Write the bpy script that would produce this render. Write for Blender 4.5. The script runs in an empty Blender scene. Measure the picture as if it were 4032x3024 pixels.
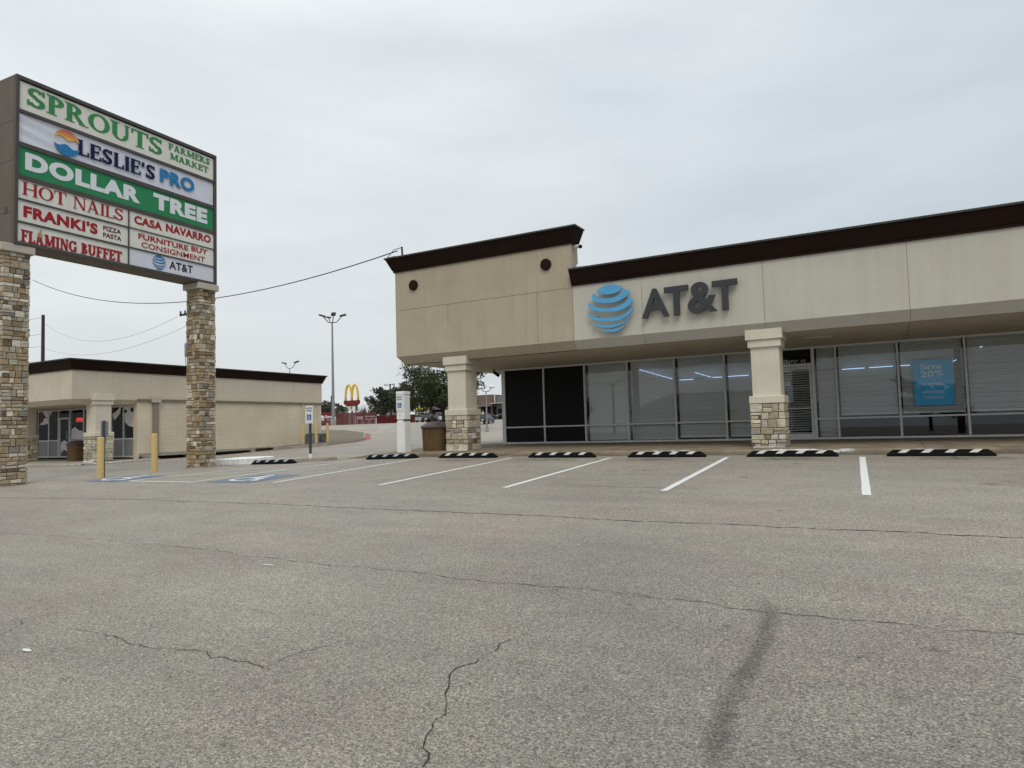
import bpy, bmesh, math, random
from mathutils import Vector, Matrix
random.seed(7)
rad = math.radians
scene = bpy.context.scene

# ------------------------------------------------------------------ camera, sky, sun, exposure
F_PX, PITCH, ROLL, YAW = 2713.16, 0.0618, -0.0288, 0.5033       # solved from the photo's parallel lines (4032 x 3024)
FW = Vector((-math.sin(YAW)*math.cos(PITCH), math.cos(YAW)*math.cos(PITCH), math.sin(PITCH)))
_r0 = Vector((math.cos(YAW), math.sin(YAW), 0)); _u0 = _r0.cross(FW)
RT = _r0*math.cos(ROLL) + _u0*math.sin(ROLL)
UP = -_r0*math.sin(ROLL) + _u0*math.cos(ROLL)
cam_d = bpy.data.cameras.new("camera"); cam = bpy.data.objects.new("camera", cam_d)
scene.collection.objects.link(cam); scene.camera = cam
cam_d.sensor_width = 36.0; cam_d.lens = F_PX/4032*36.0
cam_d.clip_start = 0.05; cam_d.clip_end = 3000
M = Matrix((RT, UP, -FW)).transposed().to_4x4(); cam.matrix_world = M

SUN_EL, SUN_AZ = rad(52), rad(145)      # azimuth measured clockwise from +Y: behind the camera, to the right
world = bpy.data.worlds.new("World"); scene.world = world; world.use_nodes = True
nt = world.node_tree; nt.nodes.clear()
def N(t, typ, **kw):
    n = t.nodes.new(typ)
    for k, v in kw.items():
        if k.startswith('i_'): n.inputs[int(k[2:])].default_value = v
        else: setattr(n, k, v)
    return n
def ramp(t, pts, mode='LINEAR'):
    r = t.nodes.new('ShaderNodeValToRGB'); e = r.color_ramp; e.interpolation = mode
    while len(e.elements) < len(pts): e.elements.new(0.5)
    for el, (p, c) in zip(e.elements, pts):
        el.position = p; el.color = (c[0], c[1], c[2], 1) if not isinstance(c, (int, float)) else (c, c, c, 1)
    return r
L = nt.links.new
out = N(nt, 'ShaderNodeOutputWorld'); bg = N(nt, 'ShaderNodeBackground'); bg.inputs[1].default_value = 0.1
sky = N(nt, 'ShaderNodeTexSky'); sky.sky_type = 'NISHITA'; sky.sun_disc = False
sky.sun_elevation = SUN_EL; sky.sun_rotation = SUN_AZ; sky.dust_density = 4; sky.air_density = 1.5
tc = N(nt, 'ShaderNodeTexCoord'); sep = N(nt, 'ShaderNodeSeparateXYZ'); L(tc.outputs['Generated'], sep.inputs[0])
mp = N(nt, 'ShaderNodeMapping'); mp.inputs['Scale'].default_value = (1.0, 1.0, 3.2); L(tc.outputs['Generated'], mp.inputs[0])
nz = N(nt, 'ShaderNodeTexNoise'); nz.inputs['Scale'].default_value = 1.5; nz.inputs['Detail'].default_value = 4; nz.inputs['Roughness'].default_value = 0.45
L(mp.outputs[0], nz.inputs['Vector'])
# overcast: a pale layer to the west, thicker blue-grey cloud to the east
ax = N(nt, 'ShaderNodeMath', operation='MULTIPLY_ADD'); L(sep.outputs[0], ax.inputs[0]); ax.inputs[1].default_value = 0.55; ax.inputs[2].default_value = 0.57
nm = N(nt, 'ShaderNodeMath', operation='MULTIPLY_ADD'); L(nz.outputs[0], nm.inputs[0]); nm.inputs[1].default_value = 0.75; nm.inputs[2].default_value = -0.375
ad = N(nt, 'ShaderNodeMath', operation='ADD'); L(ax.outputs[0], ad.inputs[0]); L(nm.outputs[0], ad.inputs[1])
cr = ramp(nt, [(0.0, (8.0, 8.35, 8.5)), (0.40, (7.2, 7.65, 7.95)), (0.62, (6.0, 6.65, 7.2)), (0.85, (4.9, 5.65, 6.5))]); L(ad.outputs[0], cr.inputs[0])
zb = N(nt, 'ShaderNodeMapRange'); L(sep.outputs[2], zb.inputs[0])
zb.inputs[1].default_value = 0.5; zb.inputs[2].default_value = 1.0; zb.inputs[3].default_value = 1.0; zb.inputs[4].default_value = 2.0
hz = N(nt, 'ShaderNodeMapRange'); L(sep.outputs[2], hz.inputs[0])
hz.inputs[1].default_value = 0.0; hz.inputs[2].default_value = 0.42; hz.inputs[3].default_value = 0.86; hz.inputs[4].default_value = 1.0
zm = N(nt, 'ShaderNodeMath', operation='MULTIPLY'); L(zb.outputs[0], zm.inputs[0]); L(hz.outputs[0], zm.inputs[1])
vm = N(nt, 'ShaderNodeVectorMath', operation='SCALE'); L(cr.outputs[0], vm.inputs[0]); L(zm.outputs[0], vm.inputs['Scale'])
mp2 = N(nt, 'ShaderNodeMapping'); mp2.inputs['Scale'].default_value = (1.6, 1.6, 7.0); mp2.inputs['Rotation'].default_value = (0, rad(8), 0); L(tc.outputs['Generated'], mp2.inputs[0])
n2 = N(nt, 'ShaderNodeTexNoise'); n2.inputs['Scale'].default_value = 2.2; n2.inputs['Detail'].default_value = 5; n2.inputs['Roughness'].default_value = 0.5; L(mp2.outputs[0], n2.inputs['Vector'])
r2 = ramp(nt, [(0.3, (.93, .945, .955)), (0.7, (1.05, 1.045, 1.04))]); L(n2.outputs[0], r2.inputs[0])
vm2 = N(nt, 'ShaderNodeVectorMath', operation='MULTIPLY'); L(vm.outputs[0], vm2.inputs[0]); L(r2.outputs[0], vm2.inputs[1]); vm = vm2
mx = N(nt, 'ShaderNodeMixRGB'); mx.inputs[0].default_value = 0.06; L(vm.outputs[0], mx.inputs[1]); L(sky.outputs[0], mx.inputs[2])
L(mx.outputs[0], bg.inputs[0]); L(bg.outputs[0], out.inputs[0])

sun_d = bpy.data.lights.new("sun", 'SUN'); sun_d.energy = 1.1; sun_d.angle = rad(28); sun_d.color = (1.0, 0.92, 0.80)
sun = bpy.data.objects.new("sun", sun_d); scene.collection.objects.link(sun)
sv = Vector((math.sin(SUN_AZ)*math.cos(SUN_EL), math.cos(SUN_AZ)*math.cos(SUN_EL), math.sin(SUN_EL)))
sun.rotation_euler = sv.to_track_quat('Z', 'Y').to_euler(); sun.location = sv*60
vs = scene.view_settings
vs.view_transform = 'Standard'; vs.look = 'None'; vs.exposure = 0.11; vs.gamma = 1.0; vs.use_curve_mapping = False

# ------------------------------------------------------------------ helpers
COL = scene.collection
def ray(px, py):
    d = FW*F_PX + RT*(px-2016) - UP*(py-1512)
    return d/d.y
def P(px, py, Y): return ray(px, py)*Y                     # the point on the sight line at depth Y
def ss(t):
    t = min(1, max(0, t)); return t*t*(3-2*t)
def gz(X, Y):                                             # height of the paved ground (camera is z = 0)
    if Y < 0: b = -1.42 + .01*Y
    elif Y < 57: b = -1.42 + .0375*Y
    else: b = .0126*Y
    w = -X
    dip = .02*min(10, max(0, w-12))*ss((Y-10)/6) + .03*min(10, max(0, w-22))*ss((Y-15)/9)
    b -= dip*(1-ss((Y-30)/18))
    if Y > 20:
        k = ss((X/Y+.74)/.08)
        if k > 0:
            low = -.62 if Y < 80 else (-.62+(Y-80)*2.03/32 if Y < 112 else .0126*Y)
            b = b*(1-k)+min(b, low)*k
    return b
def G(px, py):
    d = ray(px, py); Y = 2.0
    while Y < 300 and gz(d.x*Y, Y) < d.z*Y: Y += .02
    return Vector((d.x*Y, Y, gz(d.x*Y, Y)))

def wloc(o):
    v = Vector((0, 0, 0))
    while o is not None: v = v + Vector(o.location); o = o.parent
    return v
def link(o, parent=None):
    COL.objects.link(o)
    if parent is not None: o.parent = parent
    return o
def tag(o, label=None, cat=None, group=None, kind=None):
    if label: o['label'] = label
    if cat: o['category'] = cat
    if group: o['group'] = group
    if kind: o['kind'] = kind
    return o
def thing(name, loc, label, cat, group=None):
    o = bpy.data.objects.new(name, None); o.empty_display_size = .3; COL.objects.link(o); o.location = loc
    return tag(o, label, cat, group)
def copy_tree(o, parent=None):
    c = o.copy(); COL.objects.link(c)
    if parent is not None: c.parent = parent
    for ch in list(o.children): copy_tree(ch, c)
    return c

class MB:
    def __init__(s): s.v = []; s.f = []; s.att = []
    def add(s, vs, fs, a=None):
        b = len(s.v); s.v += [tuple(x) for x in vs]; s.f += [tuple(i+b for i in f) for f in fs]
        s.att += [a if a is not None else 0.0]*len(vs); return s
    def box(s, x0, x1, y0, y1, z0, z1, a=None):
        return s.add([(x0,y0,z0),(x1,y0,z0),(x1,y1,z0),(x0,y1,z0),(x0,y0,z1),(x1,y0,z1),(x1,y1,z1),(x0,y1,z1)],
                     [(3,2,1,0),(4,5,6,7),(0,1,5,4),(1,2,6,5),(2,3,7,6),(3,0,4,7)], a)
    def obox(s, o, ux, uy, uz, a=None):          # box from a corner and three edge vectors
        o, ux, uy, uz = map(Vector, (o, ux, uy, uz))
        return s.add([o, o+ux, o+ux+uy, o+uy, o+uz, o+ux+uz, o+ux+uy+uz, o+uy+uz],
                     [(3,2,1,0),(4,5,6,7),(0,1,5,4),(1,2,6,5),(2,3,7,6),(3,0,4,7)], a)
    def quad(s, a, b, c, d, at=None): return s.add([a,b,c,d], [(0,1,2,3)], at)
    def poly(s, pts, at=None): return s.add(pts, [tuple(range(len(pts)))], at)
    def prism(s, pts, vec, at=None):             # polygon pts swept along vec
        n = len(pts); vec = Vector(vec); q = [Vector(p) for p in pts]
        return s.add(q+[p+vec for p in q], [tuple(range(n))[::-1], tuple(range(n, 2*n))]+[(i,(i+1)%n,(i+1)%n+n,i+n) for i in range(n)], at)
    def tube(s, pts, r, n=8, caps=True):
        pts = [Vector(p) for p in pts]; rs = r if isinstance(r, (list, tuple)) else [r]*len(pts)
        vs, fs = [], []
        for i, p in enumerate(pts):
            t = (pts[min(i+1, len(pts)-1)]-pts[max(i-1, 0)]).normalized()
            a = t.cross(Vector((0,0,1)))
            if a.length < 1e-3: a = t.cross(Vector((0,1,0)))
            a.normalize(); b = t.cross(a)
            for k in range(n):
                an = 2*math.pi*k/n; vs.append(p+(a*math.cos(an)+b*math.sin(an))*rs[i])
        for i in range(len(pts)-1):
            for k in range(n):
                k2 = (k+1) % n; fs.append((i*n+k, i*n+k2, (i+1)*n+k2, (i+1)*n+k))
        if caps: fs.append(tuple(range(n))[::-1]); fs.append(tuple(range((len(pts)-1)*n, len(pts)*n)))
        return s.add(vs, fs)
    def lathe(s, prof, c, n=24, sq=None, rot=0):           # prof: (radius, z); sq squares the ring (superellipse exponent)
        vs, fs = [], []
        for r, z in prof:
            for k in range(n):
                an = 2*math.pi*k/n+rot; ca, sa = math.cos(an), math.sin(an)
                m = 1 if not sq else (abs(ca)**sq+abs(sa)**sq)**(-1/sq)
                vs.append((c[0]+r*m*ca, c[1]+r*m*sa, c[2]+z))
        for i in range(len(prof)-1):
            for k in range(n):
                k2 = (k+1) % n; fs.append((i*n+k, i*n+k2, (i+1)*n+k2, (i+1)*n+k))
        fs.append(tuple(range(n))[::-1]); fs.append(tuple(range((len(prof)-1)*n, len(prof)*n)))
        return s.add(vs, fs)
    def build(s, name, mat, parent=None, smooth=False, bevel=0, loc=None, seg=2):
        me = bpy.data.meshes.new(name)
        off = wloc(parent) if parent is not None else (Vector(loc) if loc is not None else Vector((0,0,0)))
        me.from_pydata([tuple(Vector(v)-off) for v in s.v], [], s.f)
        if any(s.att):
            at = me.attributes.new('rnd', 'FLOAT', 'POINT')
            at.data.foreach_set('value', [float(x) for x in s.att])
        me.update()
        if 'pane' not in name or 'panel' in name:
          bm = bmesh.new(); bm.from_mesh(me); bmesh.ops.recalc_face_normals(bm, faces=bm.faces); bm.to_mesh(me); bm.free()
        me.materials.append(mat)
        if smooth: me.polygons.foreach_set('use_smooth', [True]*len(me.polygons))
        o = bpy.data.objects.new(name, me); link(o, parent)
        if parent is None and loc is not None: o.location = loc
        if bevel:
            m = o.modifiers.new('bevel', 'BEVEL'); m.width = bevel; m.segments = seg; m.limit_method = 'ANGLE'; m.angle_limit = rad(40)
        return o

# ------------------------------------------------------------------ materials
def mat(name, col, rough=.8, metal=0, noise=0, nscale=4, bump=0, bscale=60, col2=None, spec=.3, detail=6, stretch=(1,1,1), extra=None):
    m = bpy.data.materials.new(name); m.use_nodes = True; t = m.node_tree
    b = t.nodes['Principled BSDF']; b.inputs['Base Color'].default_value = (*col, 1); b.inputs['Roughness'].default_value = rough
    b.inputs['Metallic'].default_value = metal; b.inputs['Specular IOR Level'].default_value = spec
    tc = N(t, 'ShaderNodeTexCoord'); mp = N(t, 'ShaderNodeMapping'); mp.inputs['Scale'].default_value = stretch
    t.links.new(tc.outputs['Object'], mp.inputs[0])
    if noise or col2:
        nz = N(t, 'ShaderNodeTexNoise'); nz.inputs['Scale'].default_value = nscale; nz.inputs['Detail'].default_value = detail; nz.inputs['Roughness'].default_value = .62
        t.links.new(mp.outputs[0], nz.inputs['Vector'])
        c2 = col2 or tuple(c*(1-noise) for c in col); c1 = col if col2 else tuple(min(1, c*(1+noise)) for c in col)
        r = ramp(t, [(.32, c1), (.68, c2)]); t.links.new(nz.outputs[0], r.inputs[0]); t.links.new(r.outputs[0], b.inputs['Base Color'])
    if bump:
        n2 = N(t, 'ShaderNodeTexNoise'); n2.inputs['Scale'].default_value = bscale; n2.inputs['Detail'].default_value = 4
        t.links.new(tc.outputs['Object'], n2.inputs['Vector'])
        bp = N(t, 'ShaderNodeBump'); bp.inputs['Strength'].default_value = bump; bp.inputs['Distance'].default_value = .02
        t.links.new(n2.outputs[0], bp.inputs['Height']); t.links.new(bp.outputs[0], b.inputs['Normal'])
    return m

def stucco(name, col, stain=.10, streak=.06):
    m = bpy.data.materials.new(name); m.use_nodes = True; t = m.node_tree; b = t.nodes['Principled BSDF']
    b.inputs['Roughness'].default_value = .9; b.inputs['Specular IOR Level'].default_value = .15
    tc = N(t, 'ShaderNodeTexCoord')
    def nn(scale, sc=(1,1,1), det=6, rough=.6):
        mp = N(t, 'ShaderNodeMapping'); mp.inputs['Scale'].default_value = sc; t.links.new(tc.outputs['Object'], mp.inputs[0])
        n = N(t, 'ShaderNodeTexNoise'); n.inputs['Scale'].default_value = scale; n.inputs['Detail'].default_value = det; n.inputs['Roughness'].default_value = rough
        t.links.new(mp.outputs[0], n.inputs['Vector']); return n
    a = nn(1.1, det=8, rough=.68); s = nn(3.0, (2.2, 2.2, .12)); g = nn(110, det=3)
    ra = ramp(t, [(.3, (1+stain*.6,)*3), (.7, (1-stain, 1-stain, 1-stain*1.25))])
    rs = ramp(t, [(.45, (1, 1, 1)), (.75, (1-streak, 1-streak*1.1, 1-streak*1.3))])
    rg = ramp(t, [(.3, (.93,)*3), (.7, (1.06,)*3)])
    for n_, r_ in ((a, ra), (s, rs), (g, rg)): t.links.new(n_.outputs[0], r_.inputs[0])
    def mul(x, y):
        q = N(t, 'ShaderNodeMixRGB', blend_type='MULTIPLY'); q.inputs[0].default_value = 1
        if isinstance(x, tuple): q.inputs[1].default_value = (*x, 1)
        else: t.links.new(x.outputs[0], q.inputs[1])
        t.links.new(y.outputs[0], q.inputs[2]); return q
    q = mul(mul(mul(col, ra), rs), rg); t.links.new(q.outputs[0], b.inputs['Base Color'])
    bp = N(t, 'ShaderNodeBump'); bp.inputs['Strength'].default_value = .35; bp.inputs['Distance'].default_value = .01
    t.links.new(g.outputs[0], bp.inputs['Height']); t.links.new(bp.outputs[0], b.inputs['Normal'])
    return m

def asphalt(name, tint=1.0):
    m = bpy.data.materials.new(name); m.use_nodes = True; t = m.node_tree; b = t.nodes['Principled BSDF']
    b.inputs['Roughness'].default_value = .6; b.inputs['Specular IOR Level'].default_value = .5
    tc = N(t, 'ShaderNodeTexCoord'); O = tc.outputs['Object']
    def nn(scale, sc=(1,1,1), det=6, rough=.6):
        mp = N(t, 'ShaderNodeMapping'); mp.inputs['Scale'].default_value = sc; t.links.new(O, mp.inputs[0])
        n = N(t, 'ShaderNodeTexNoise'); n.inputs['Scale'].default_value = scale; n.inputs['Detail'].default_value = det; n.inputs['Roughness'].default_value = rough
        t.links.new(mp.outputs[0], n.inputs['Vector']); return n
    big = nn(.16, det=5); mid = nn(1.3, (1, 2.0, 1), det=7, rough=.7); hue = nn(.45, det=4); fine = nn(60, det=3, rough=.75)
    blot = nn(2.6, det=8, rough=.8)
    vo = N(t, 'ShaderNodeTexVoronoi'); vo.inputs['Scale'].default_value = 135; t.links.new(O, vo.inputs['Vector'])
    sepc = N(t, 'ShaderNodeSeparateColor'); t.links.new(vo.outputs['Color'], sepc.inputs[0])
    base = ramp(t, [(.30, (.365, .345, .290)), (.50, (.385, .345, .288)), (.66, (.385, .320, .275)), (.80, (.335, .305, .290))]); t.links.new(hue.outputs[0], base.inputs[0])
    rb = ramp(t, [(.3, (.84, .84, .86)), (.7, (1.10, 1.09, 1.07))]); t.links.new(big.outputs[0], rb.inputs[0])
    rm = ramp(t, [(.25, (.84,)*3), (.75, (1.13,)*3)]); t.links.new(mid.outputs[0], rm.inputs[0])
    rf = ramp(t, [(.28, (.55,)*3), (.5, (1.0,)*3), (.75, (1.42,)*3)]); t.links.new(fine.outputs[0], rf.inputs[0])
    rv = ramp(t, [(.0, (.38, .38, .37)), (.36, (.80, .80, .78)), (.7, (1.1, 1.08, 1.05)), (1, (1.6, 1.57, 1.5))]); t.links.new(sepc.outputs[0], rv.inputs[0])
    rl = ramp(t, [(.60, (1, 1, 1)), (.74, (.62, .61, .61))]); t.links.new(blot.outputs[0], rl.inputs[0])
    wp = nn(.55, (.22, 1.7, 1), det=4); rw = ramp(t, [(.3, (.90, .90, .91)), (.7, (1.08, 1.07, 1.06))]); t.links.new(wp.outputs[0], rw.inputs[0])
    so = N(t, 'ShaderNodeSeparateXYZ'); t.links.new(O, so.inputs[0])          # the driven aisle is darker than the bays, fading along Y
    aw = N(t, 'ShaderNodeMath', operation='MULTIPLY_ADD'); t.links.new(big.outputs[0], aw.inputs[0]); aw.inputs[1].default_value = 5.0; t.links.new(so.outputs[1], aw.inputs[2])
    am = N(t, 'ShaderNodeMapRange'); t.links.new(aw.outputs[0], am.inputs[0]); am.inputs[1].default_value = 3.5; am.inputs[2].default_value = 9.5; am.inputs[3].default_value = .0; am.inputs[4].default_value = 1.0
    ra = ramp(t, [(0, (.64, .655, .655)), (1, (1.0, 1.0, 1.0))]); t.links.new(am.outputs[0], ra.inputs[0])
    cur = base
    pit = nn(58, det=4, rough=.8); rp = ramp(t, [(.36, (.42, .42, .41)), (.45, (1.0, 1.0, 1.0)), (.62, (1.0, 1.0, 1.0)), (.72, (1.35, 1.34, 1.30))]); t.links.new(pit.outputs[0], rp.inputs[0])
    for x in (rb, rm, rf, rv, rl, rw, ra, rp):
        q = N(t, 'ShaderNodeMixRGB', blend_type='MULTIPLY'); q.inputs[0].default_value = 1
        t.links.new(cur.outputs[0], q.inputs[1]); t.links.new(x.outputs[0], q.inputs[2]); cur = q
    if tint != 1:
        q = N(t, 'ShaderNodeMixRGB', blend_type='MULTIPLY'); q.inputs[0].default_value = 1
        q.inputs[2].default_value = (tint, tint, tint, 1); t.links.new(cur.outputs[0], q.inputs[1]); cur = q
    t.links.new(cur.outputs[0], b.inputs['Base Color'])
    ah = N(t, 'ShaderNodeMath', operation='ADD'); t.links.new(fine.outputs[0], ah.inputs[0]); t.links.new(sepc.outputs[1], ah.inputs[1])
    bp = N(t, 'ShaderNodeBump'); bp.inputs['Strength'].default_value = .9; bp.inputs['Distance'].default_value = .009
    t.links.new(ah.outputs[0], bp.inputs['Height']); t.links.new(bp.outputs[0], b.inputs['Normal'])
    return m

def stonemat(name, ramp_pts):
    m = bpy.data.materials.new(name); m.use_nodes = True; t = m.node_tree; b = t.nodes['Principled BSDF']
    b.inputs['Roughness'].default_value = .92; b.inputs['Specular IOR Level'].default_value = .15
    at = N(t, 'ShaderNodeAttribute'); at.attribute_name = 'rnd'
    r = ramp(t, ramp_pts); t.links.new(at.outputs['Fac'], r.inputs[0])
    tc = N(t, 'ShaderNodeTexCoord'); mp = N(t, 'ShaderNodeMapping'); mp.inputs['Scale'].default_value = (1, 1, 2.2); t.links.new(tc.outputs['Object'], mp.inputs[0])
    n = N(t, 'ShaderNodeTexNoise'); n.inputs['Scale'].default_value = 9; n.inputs['Detail'].default_value = 8; n.inputs['Roughness'].default_value = .75
    t.links.new(mp.outputs[0], n.inputs['Vector'])
    r2 = ramp(t, [(.25, (.45, .42, .38)), (.5, (1, 1, 1)), (.75, (1.35, 1.32, 1.25))]); t.links.new(n.outputs[0], r2.inputs[0])
    q = N(t, 'ShaderNodeMixRGB', blend_type='MULTIPLY'); q.inputs[0].default_value = 1
    t.links.new(r.outputs[0], q.inputs[1]); t.links.new(r2.outputs[0], q.inputs[2]); t.links.new(q.outputs[0], b.inputs['Base Color'])
    bp = N(t, 'ShaderNodeBump'); bp.inputs['Strength'].default_value = .9; bp.inputs['Distance'].default_value = .02
    t.links.new(n.outputs[0], bp.inputs['Height']); t.links.new(bp.outputs[0], b.inputs['Normal'])
    return m

def glass(name, tint=(.75, .8, .8), ior=1.55, gain=1.0):
    m = bpy.data.materials.new(name); m.use_nodes = True; t = m.node_tree; t.nodes.clear()
    o = N(t, 'ShaderNodeOutputMaterial'); tr = N(t, 'ShaderNodeBsdfTransparent'); tr.inputs[0].default_value = (*tint, 1)
    gl = N(t, 'ShaderNodeBsdfGlossy'); gl.inputs['Roughness'].default_value = 0.0; gl.inputs[0].default_value = (.95, .97, 1, 1)
    fr = N(t, 'ShaderNodeFresnel'); fr.inputs[0].default_value = ior
    k = N(t, 'ShaderNodeMath', operation='MULTIPLY'); k.inputs[1].default_value = gain; t.links.new(fr.outputs[0], k.inputs[0])
    mx = N(t, 'ShaderNodeMixShader'); t.links.new(k.outputs[0], mx.inputs[0]); t.links.new(tr.outputs[0], mx.inputs[1]); t.links.new(gl.outputs[0], mx.inputs[2])
    t.links.new(mx.outputs[0], o.inputs[0]); return m

def decal(name, col, noise_scale=6, lo=.35, hi=.6, use_attr=True, rough=.9, stretch=(1,1,1), strength=1.0):
    m = bpy.data.materials.new(name); m.use_nodes = True; t = m.node_tree; b = t.nodes['Principled BSDF']; o = t.nodes['Material Output']
    b.inputs['Base Color'].default_value = (*col, 1); b.inputs['Roughness'].default_value = rough; b.inputs['Specular IOR Level'].default_value = .2
    tc = N(t, 'ShaderNodeTexCoord'); mp = N(t, 'ShaderNodeMapping'); mp.inputs['Scale'].default_value = stretch; t.links.new(tc.outputs['Object'], mp.inputs[0])
    n = N(t, 'ShaderNodeTexNoise'); n.inputs['Scale'].default_value = noise_scale; n.inputs['Detail'].default_value = 8; n.inputs['Roughness'].default_value = .75
    t.links.new(mp.outputs[0], n.inputs['Vector'])
    r = ramp(t, [(lo, 0.0), (hi, strength)]); t.links.new(n.outputs[0], r.inputs[0]); f = r
    if use_attr:
        at = N(t, 'ShaderNodeAttribute'); at.attribute_name = 'rnd'
        k = N(t, 'ShaderNodeMath', operation='MULTIPLY'); t.links.new(r.outputs[0], k.inputs[0]); t.links.new(at.outputs['Fac'], k.inputs[1]); f = k
    tr = N(t, 'ShaderNodeBsdfTransparent'); mx = N(t, 'ShaderNodeMixShader')
    t.links.new(f.outputs[0], mx.inputs[0]); t.links.new(tr.outputs[0], mx.inputs[1]); t.links.new(b.outputs[0], mx.inputs[2]); t.links.new(mx.outputs[0], o.inputs[0])
    return m
def emis(name, col, s):
    m = bpy.data.materials.new(name); m.use_nodes = True; b = m.node_tree.nodes['Principled BSDF']
    b.inputs['Base Color'].default_value = (*col, 1); b.inputs['Emission Color'].default_value = (*col, 1); b.inputs['Emission Strength'].default_value = s; return m
def paint_worn(name, col, under=(.25, .24, .22), lo=.52, hi=.70, scale=5):
    m = mat(name, col, rough=.8); t = m.node_tree; b = t.nodes['Principled BSDF']; tc = N(t, 'ShaderNodeTexCoord')
    n = N(t, 'ShaderNodeTexNoise'); n.inputs['Scale'].default_value = scale; n.inputs['Detail'].default_value = 9; n.inputs['Roughness'].default_value = .8
    t.links.new(tc.outputs['Object'], n.inputs['Vector']); r = ramp(t, [(lo, col), (hi, under)]); t.links.new(n.outputs[0], r.inputs[0]); t.links.new(r.outputs[0], b.inputs['Base Color']); return m

m_asph = asphalt('asphalt')
m_conc = mat('concrete_brown', (.225, .18, .127), noise=.32, nscale=1.6, bump=.3, bscale=40, rough=.9, spec=.15, detail=9)
m_concg = mat('concrete_grey', (.33, .30, .25), noise=.22, nscale=3, bump=.3, rough=.9, spec=.15, detail=9)
m_white = paint_worn('white_road_paint', (.66, .655, .63), under=(.42, .40, .36), lo=.57, hi=.74, scale=7)
m_blue = paint_worn('blue_road_paint', (.085, .14, .25), under=(.27, .26, .24), lo=.42, hi=.66, scale=6)
m_redp = paint_worn('red_kerb_paint', (.34, .07, .07), lo=.45, hi=.7)
m_whitek = paint_worn('white_kerb_paint', (.84, .84, .82), lo=.5, hi=.72, scale=4)
m_dirt = mat('dirt', (.17, .145, .105), noise=.25, nscale=5, bump=.5, bscale=30, rough=1)
m_tan = stucco('tan_stucco', (.445, .388, .285), .08, .07)
m_cream = stucco('cream_stucco', (.535, .505, .435), .06, .06)
m_soff = stucco('soffit_stucco', (.58, .53, .43))
m_colm = stucco('column_stucco', (.66, .605, .49))
m_cream2 = stucco('warm_cream_stucco', (.60, .53, .42), .09, .08)
m_trim = mat('dark_brown_trim', (.018, .008, .0055), rough=.7, spec=.12, noise=.2, nscale=2)
m_cop = mat('coping_metal', (.05, .048, .038), rough=.5, noise=.2, nscale=3)
m_alu = mat('aluminium_frame', (.68, .68, .66), rough=.5, metal=0, noise=.08, nscale=8)
m_black = mat('black_panel', (.006, .006, .007), rough=.6, spec=.2)
m_glass = glass('storefront_glass', tint=(.93, .95, .94), ior=1.5, gain=1.6)
m_blind = mat('blind_slats', (.80, .80, .77), rough=.6)
m_dark = mat('dark_interior', (.016, .016, .017), rough=.95, spec=.05)
m_ring = mat('joint_line', (.16, .14, .11), rough=1)
m_led = emis('led_tube', (.45, .66, 1.0), 1.25)
m_globe = mat('sky_blue_acrylic', (.10, .36, .62), rough=.35, noise=.06, nscale=2)
m_letter = mat('charcoal_letter', (.045, .045, .048), rough=.5, noise=.1, nscale=4)
m_rub = mat('black_rubber', (.006, .006, .006), rough=.85, spec=.12, noise=.3, nscale=20)
m_strw = paint_worn('white_reflective', (.56, .56, .54), under=(.05, .05, .05), lo=.62, hi=.75, scale=9)
m_strb = mat('pale_blue_reflective', (.36, .42, .48), rough=.5, noise=.1, nscale=12)
m_yel = mat('yellow_post_paint', (.62, .46, .19), rough=.6, noise=.10, nscale=3, stretch=(3,3,.6), bump=.15, bscale=20)
m_whp = mat('chipped_white_paint', (.80, .80, .77), rough=.7, noise=.06, nscale=4, bump=.3, bscale=18)
m_agg = mat('brown_aggregate', (.20, .118, .05), rough=.9, col2=(.05, .034, .02), nscale=30, bump=.9, bscale=70)
m_lid = mat('bronze_lid', (.075, .06, .055), rough=.45, noise=.15, nscale=4)
m_steel = mat('galvanised_steel', (.30, .30, .31), rough=.45, metal=.6, noise=.1, nscale=5)
m_dsteel = mat('dark_steel', (.09, .09, .095), rough=.5, metal=.4)
m_signw = mat('sign_white', (.72, .74, .74), rough=.4)
m_signb = mat('sign_blue', (.03, .10, .28), rough=.4)
m_signg = mat('sign_green', (.03, .20, .12), rough=.4)
m_cab = mat('cabinet_brown', (.125, .095, .070), rough=.55, noise=.12, nscale=2)
m_cabd = mat('cabinet_frame', (.075, .066, .057), rough=.5, noise=.1, nscale=2)
m_panel = mat('panel_offwhite', (.72, .70, .62), spec=.12, rough=.45, noise=.07, nscale=1.1, stretch=(2.5, 2.5, .5))
m_vinyl = mat('vinyl_banner', (.68, .68, .73), spec=.12, rough=.4, noise=.03, nscale=2)
m_pgreen = mat('panel_green', (.035, .235, .095), rough=.4, spec=.1, noise=.06, nscale=2)
m_green = mat('lettering_green', (.055, .25, .085), rough=.4, spec=.08)
m_red = mat('lettering_red', (.34, .025, .03), rough=.4, spec=.08)
m_navy = mat('lettering_navy', (.014, .018, .06), rough=.4, spec=.08)
m_lblue = mat('lettering_blue', (.035, .20, .42), rough=.4, spec=.08)
m_lwhite = mat('lettering_white', (.72, .73, .74), rough=.4, spec=.08)
m_lblack = mat('lettering_black', (.02, .02, .025), rough=.4, spec=.08)
m_flame = mat('flame_orange', (.42, .24, .10), rough=.5)
m_gold = mat('golden_yellow', (.72, .46, .04), rough=.4, noise=.05)
m_rsign = mat('sign_red', (.16, .012, .01), rough=.45)
m_stone = stonemat('ledge_stone', [(0, (.13, .10, .07)), (.15, (.27, .20, .125)), (.30, (.42, .34, .23)), (.44, (.33, .235, .115)), (.60, (.52, .46, .36)), (.74, (.24, .22, .19)), (.85, (.50, .43, .32)), (1, (.72, .66, .55))])
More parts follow.
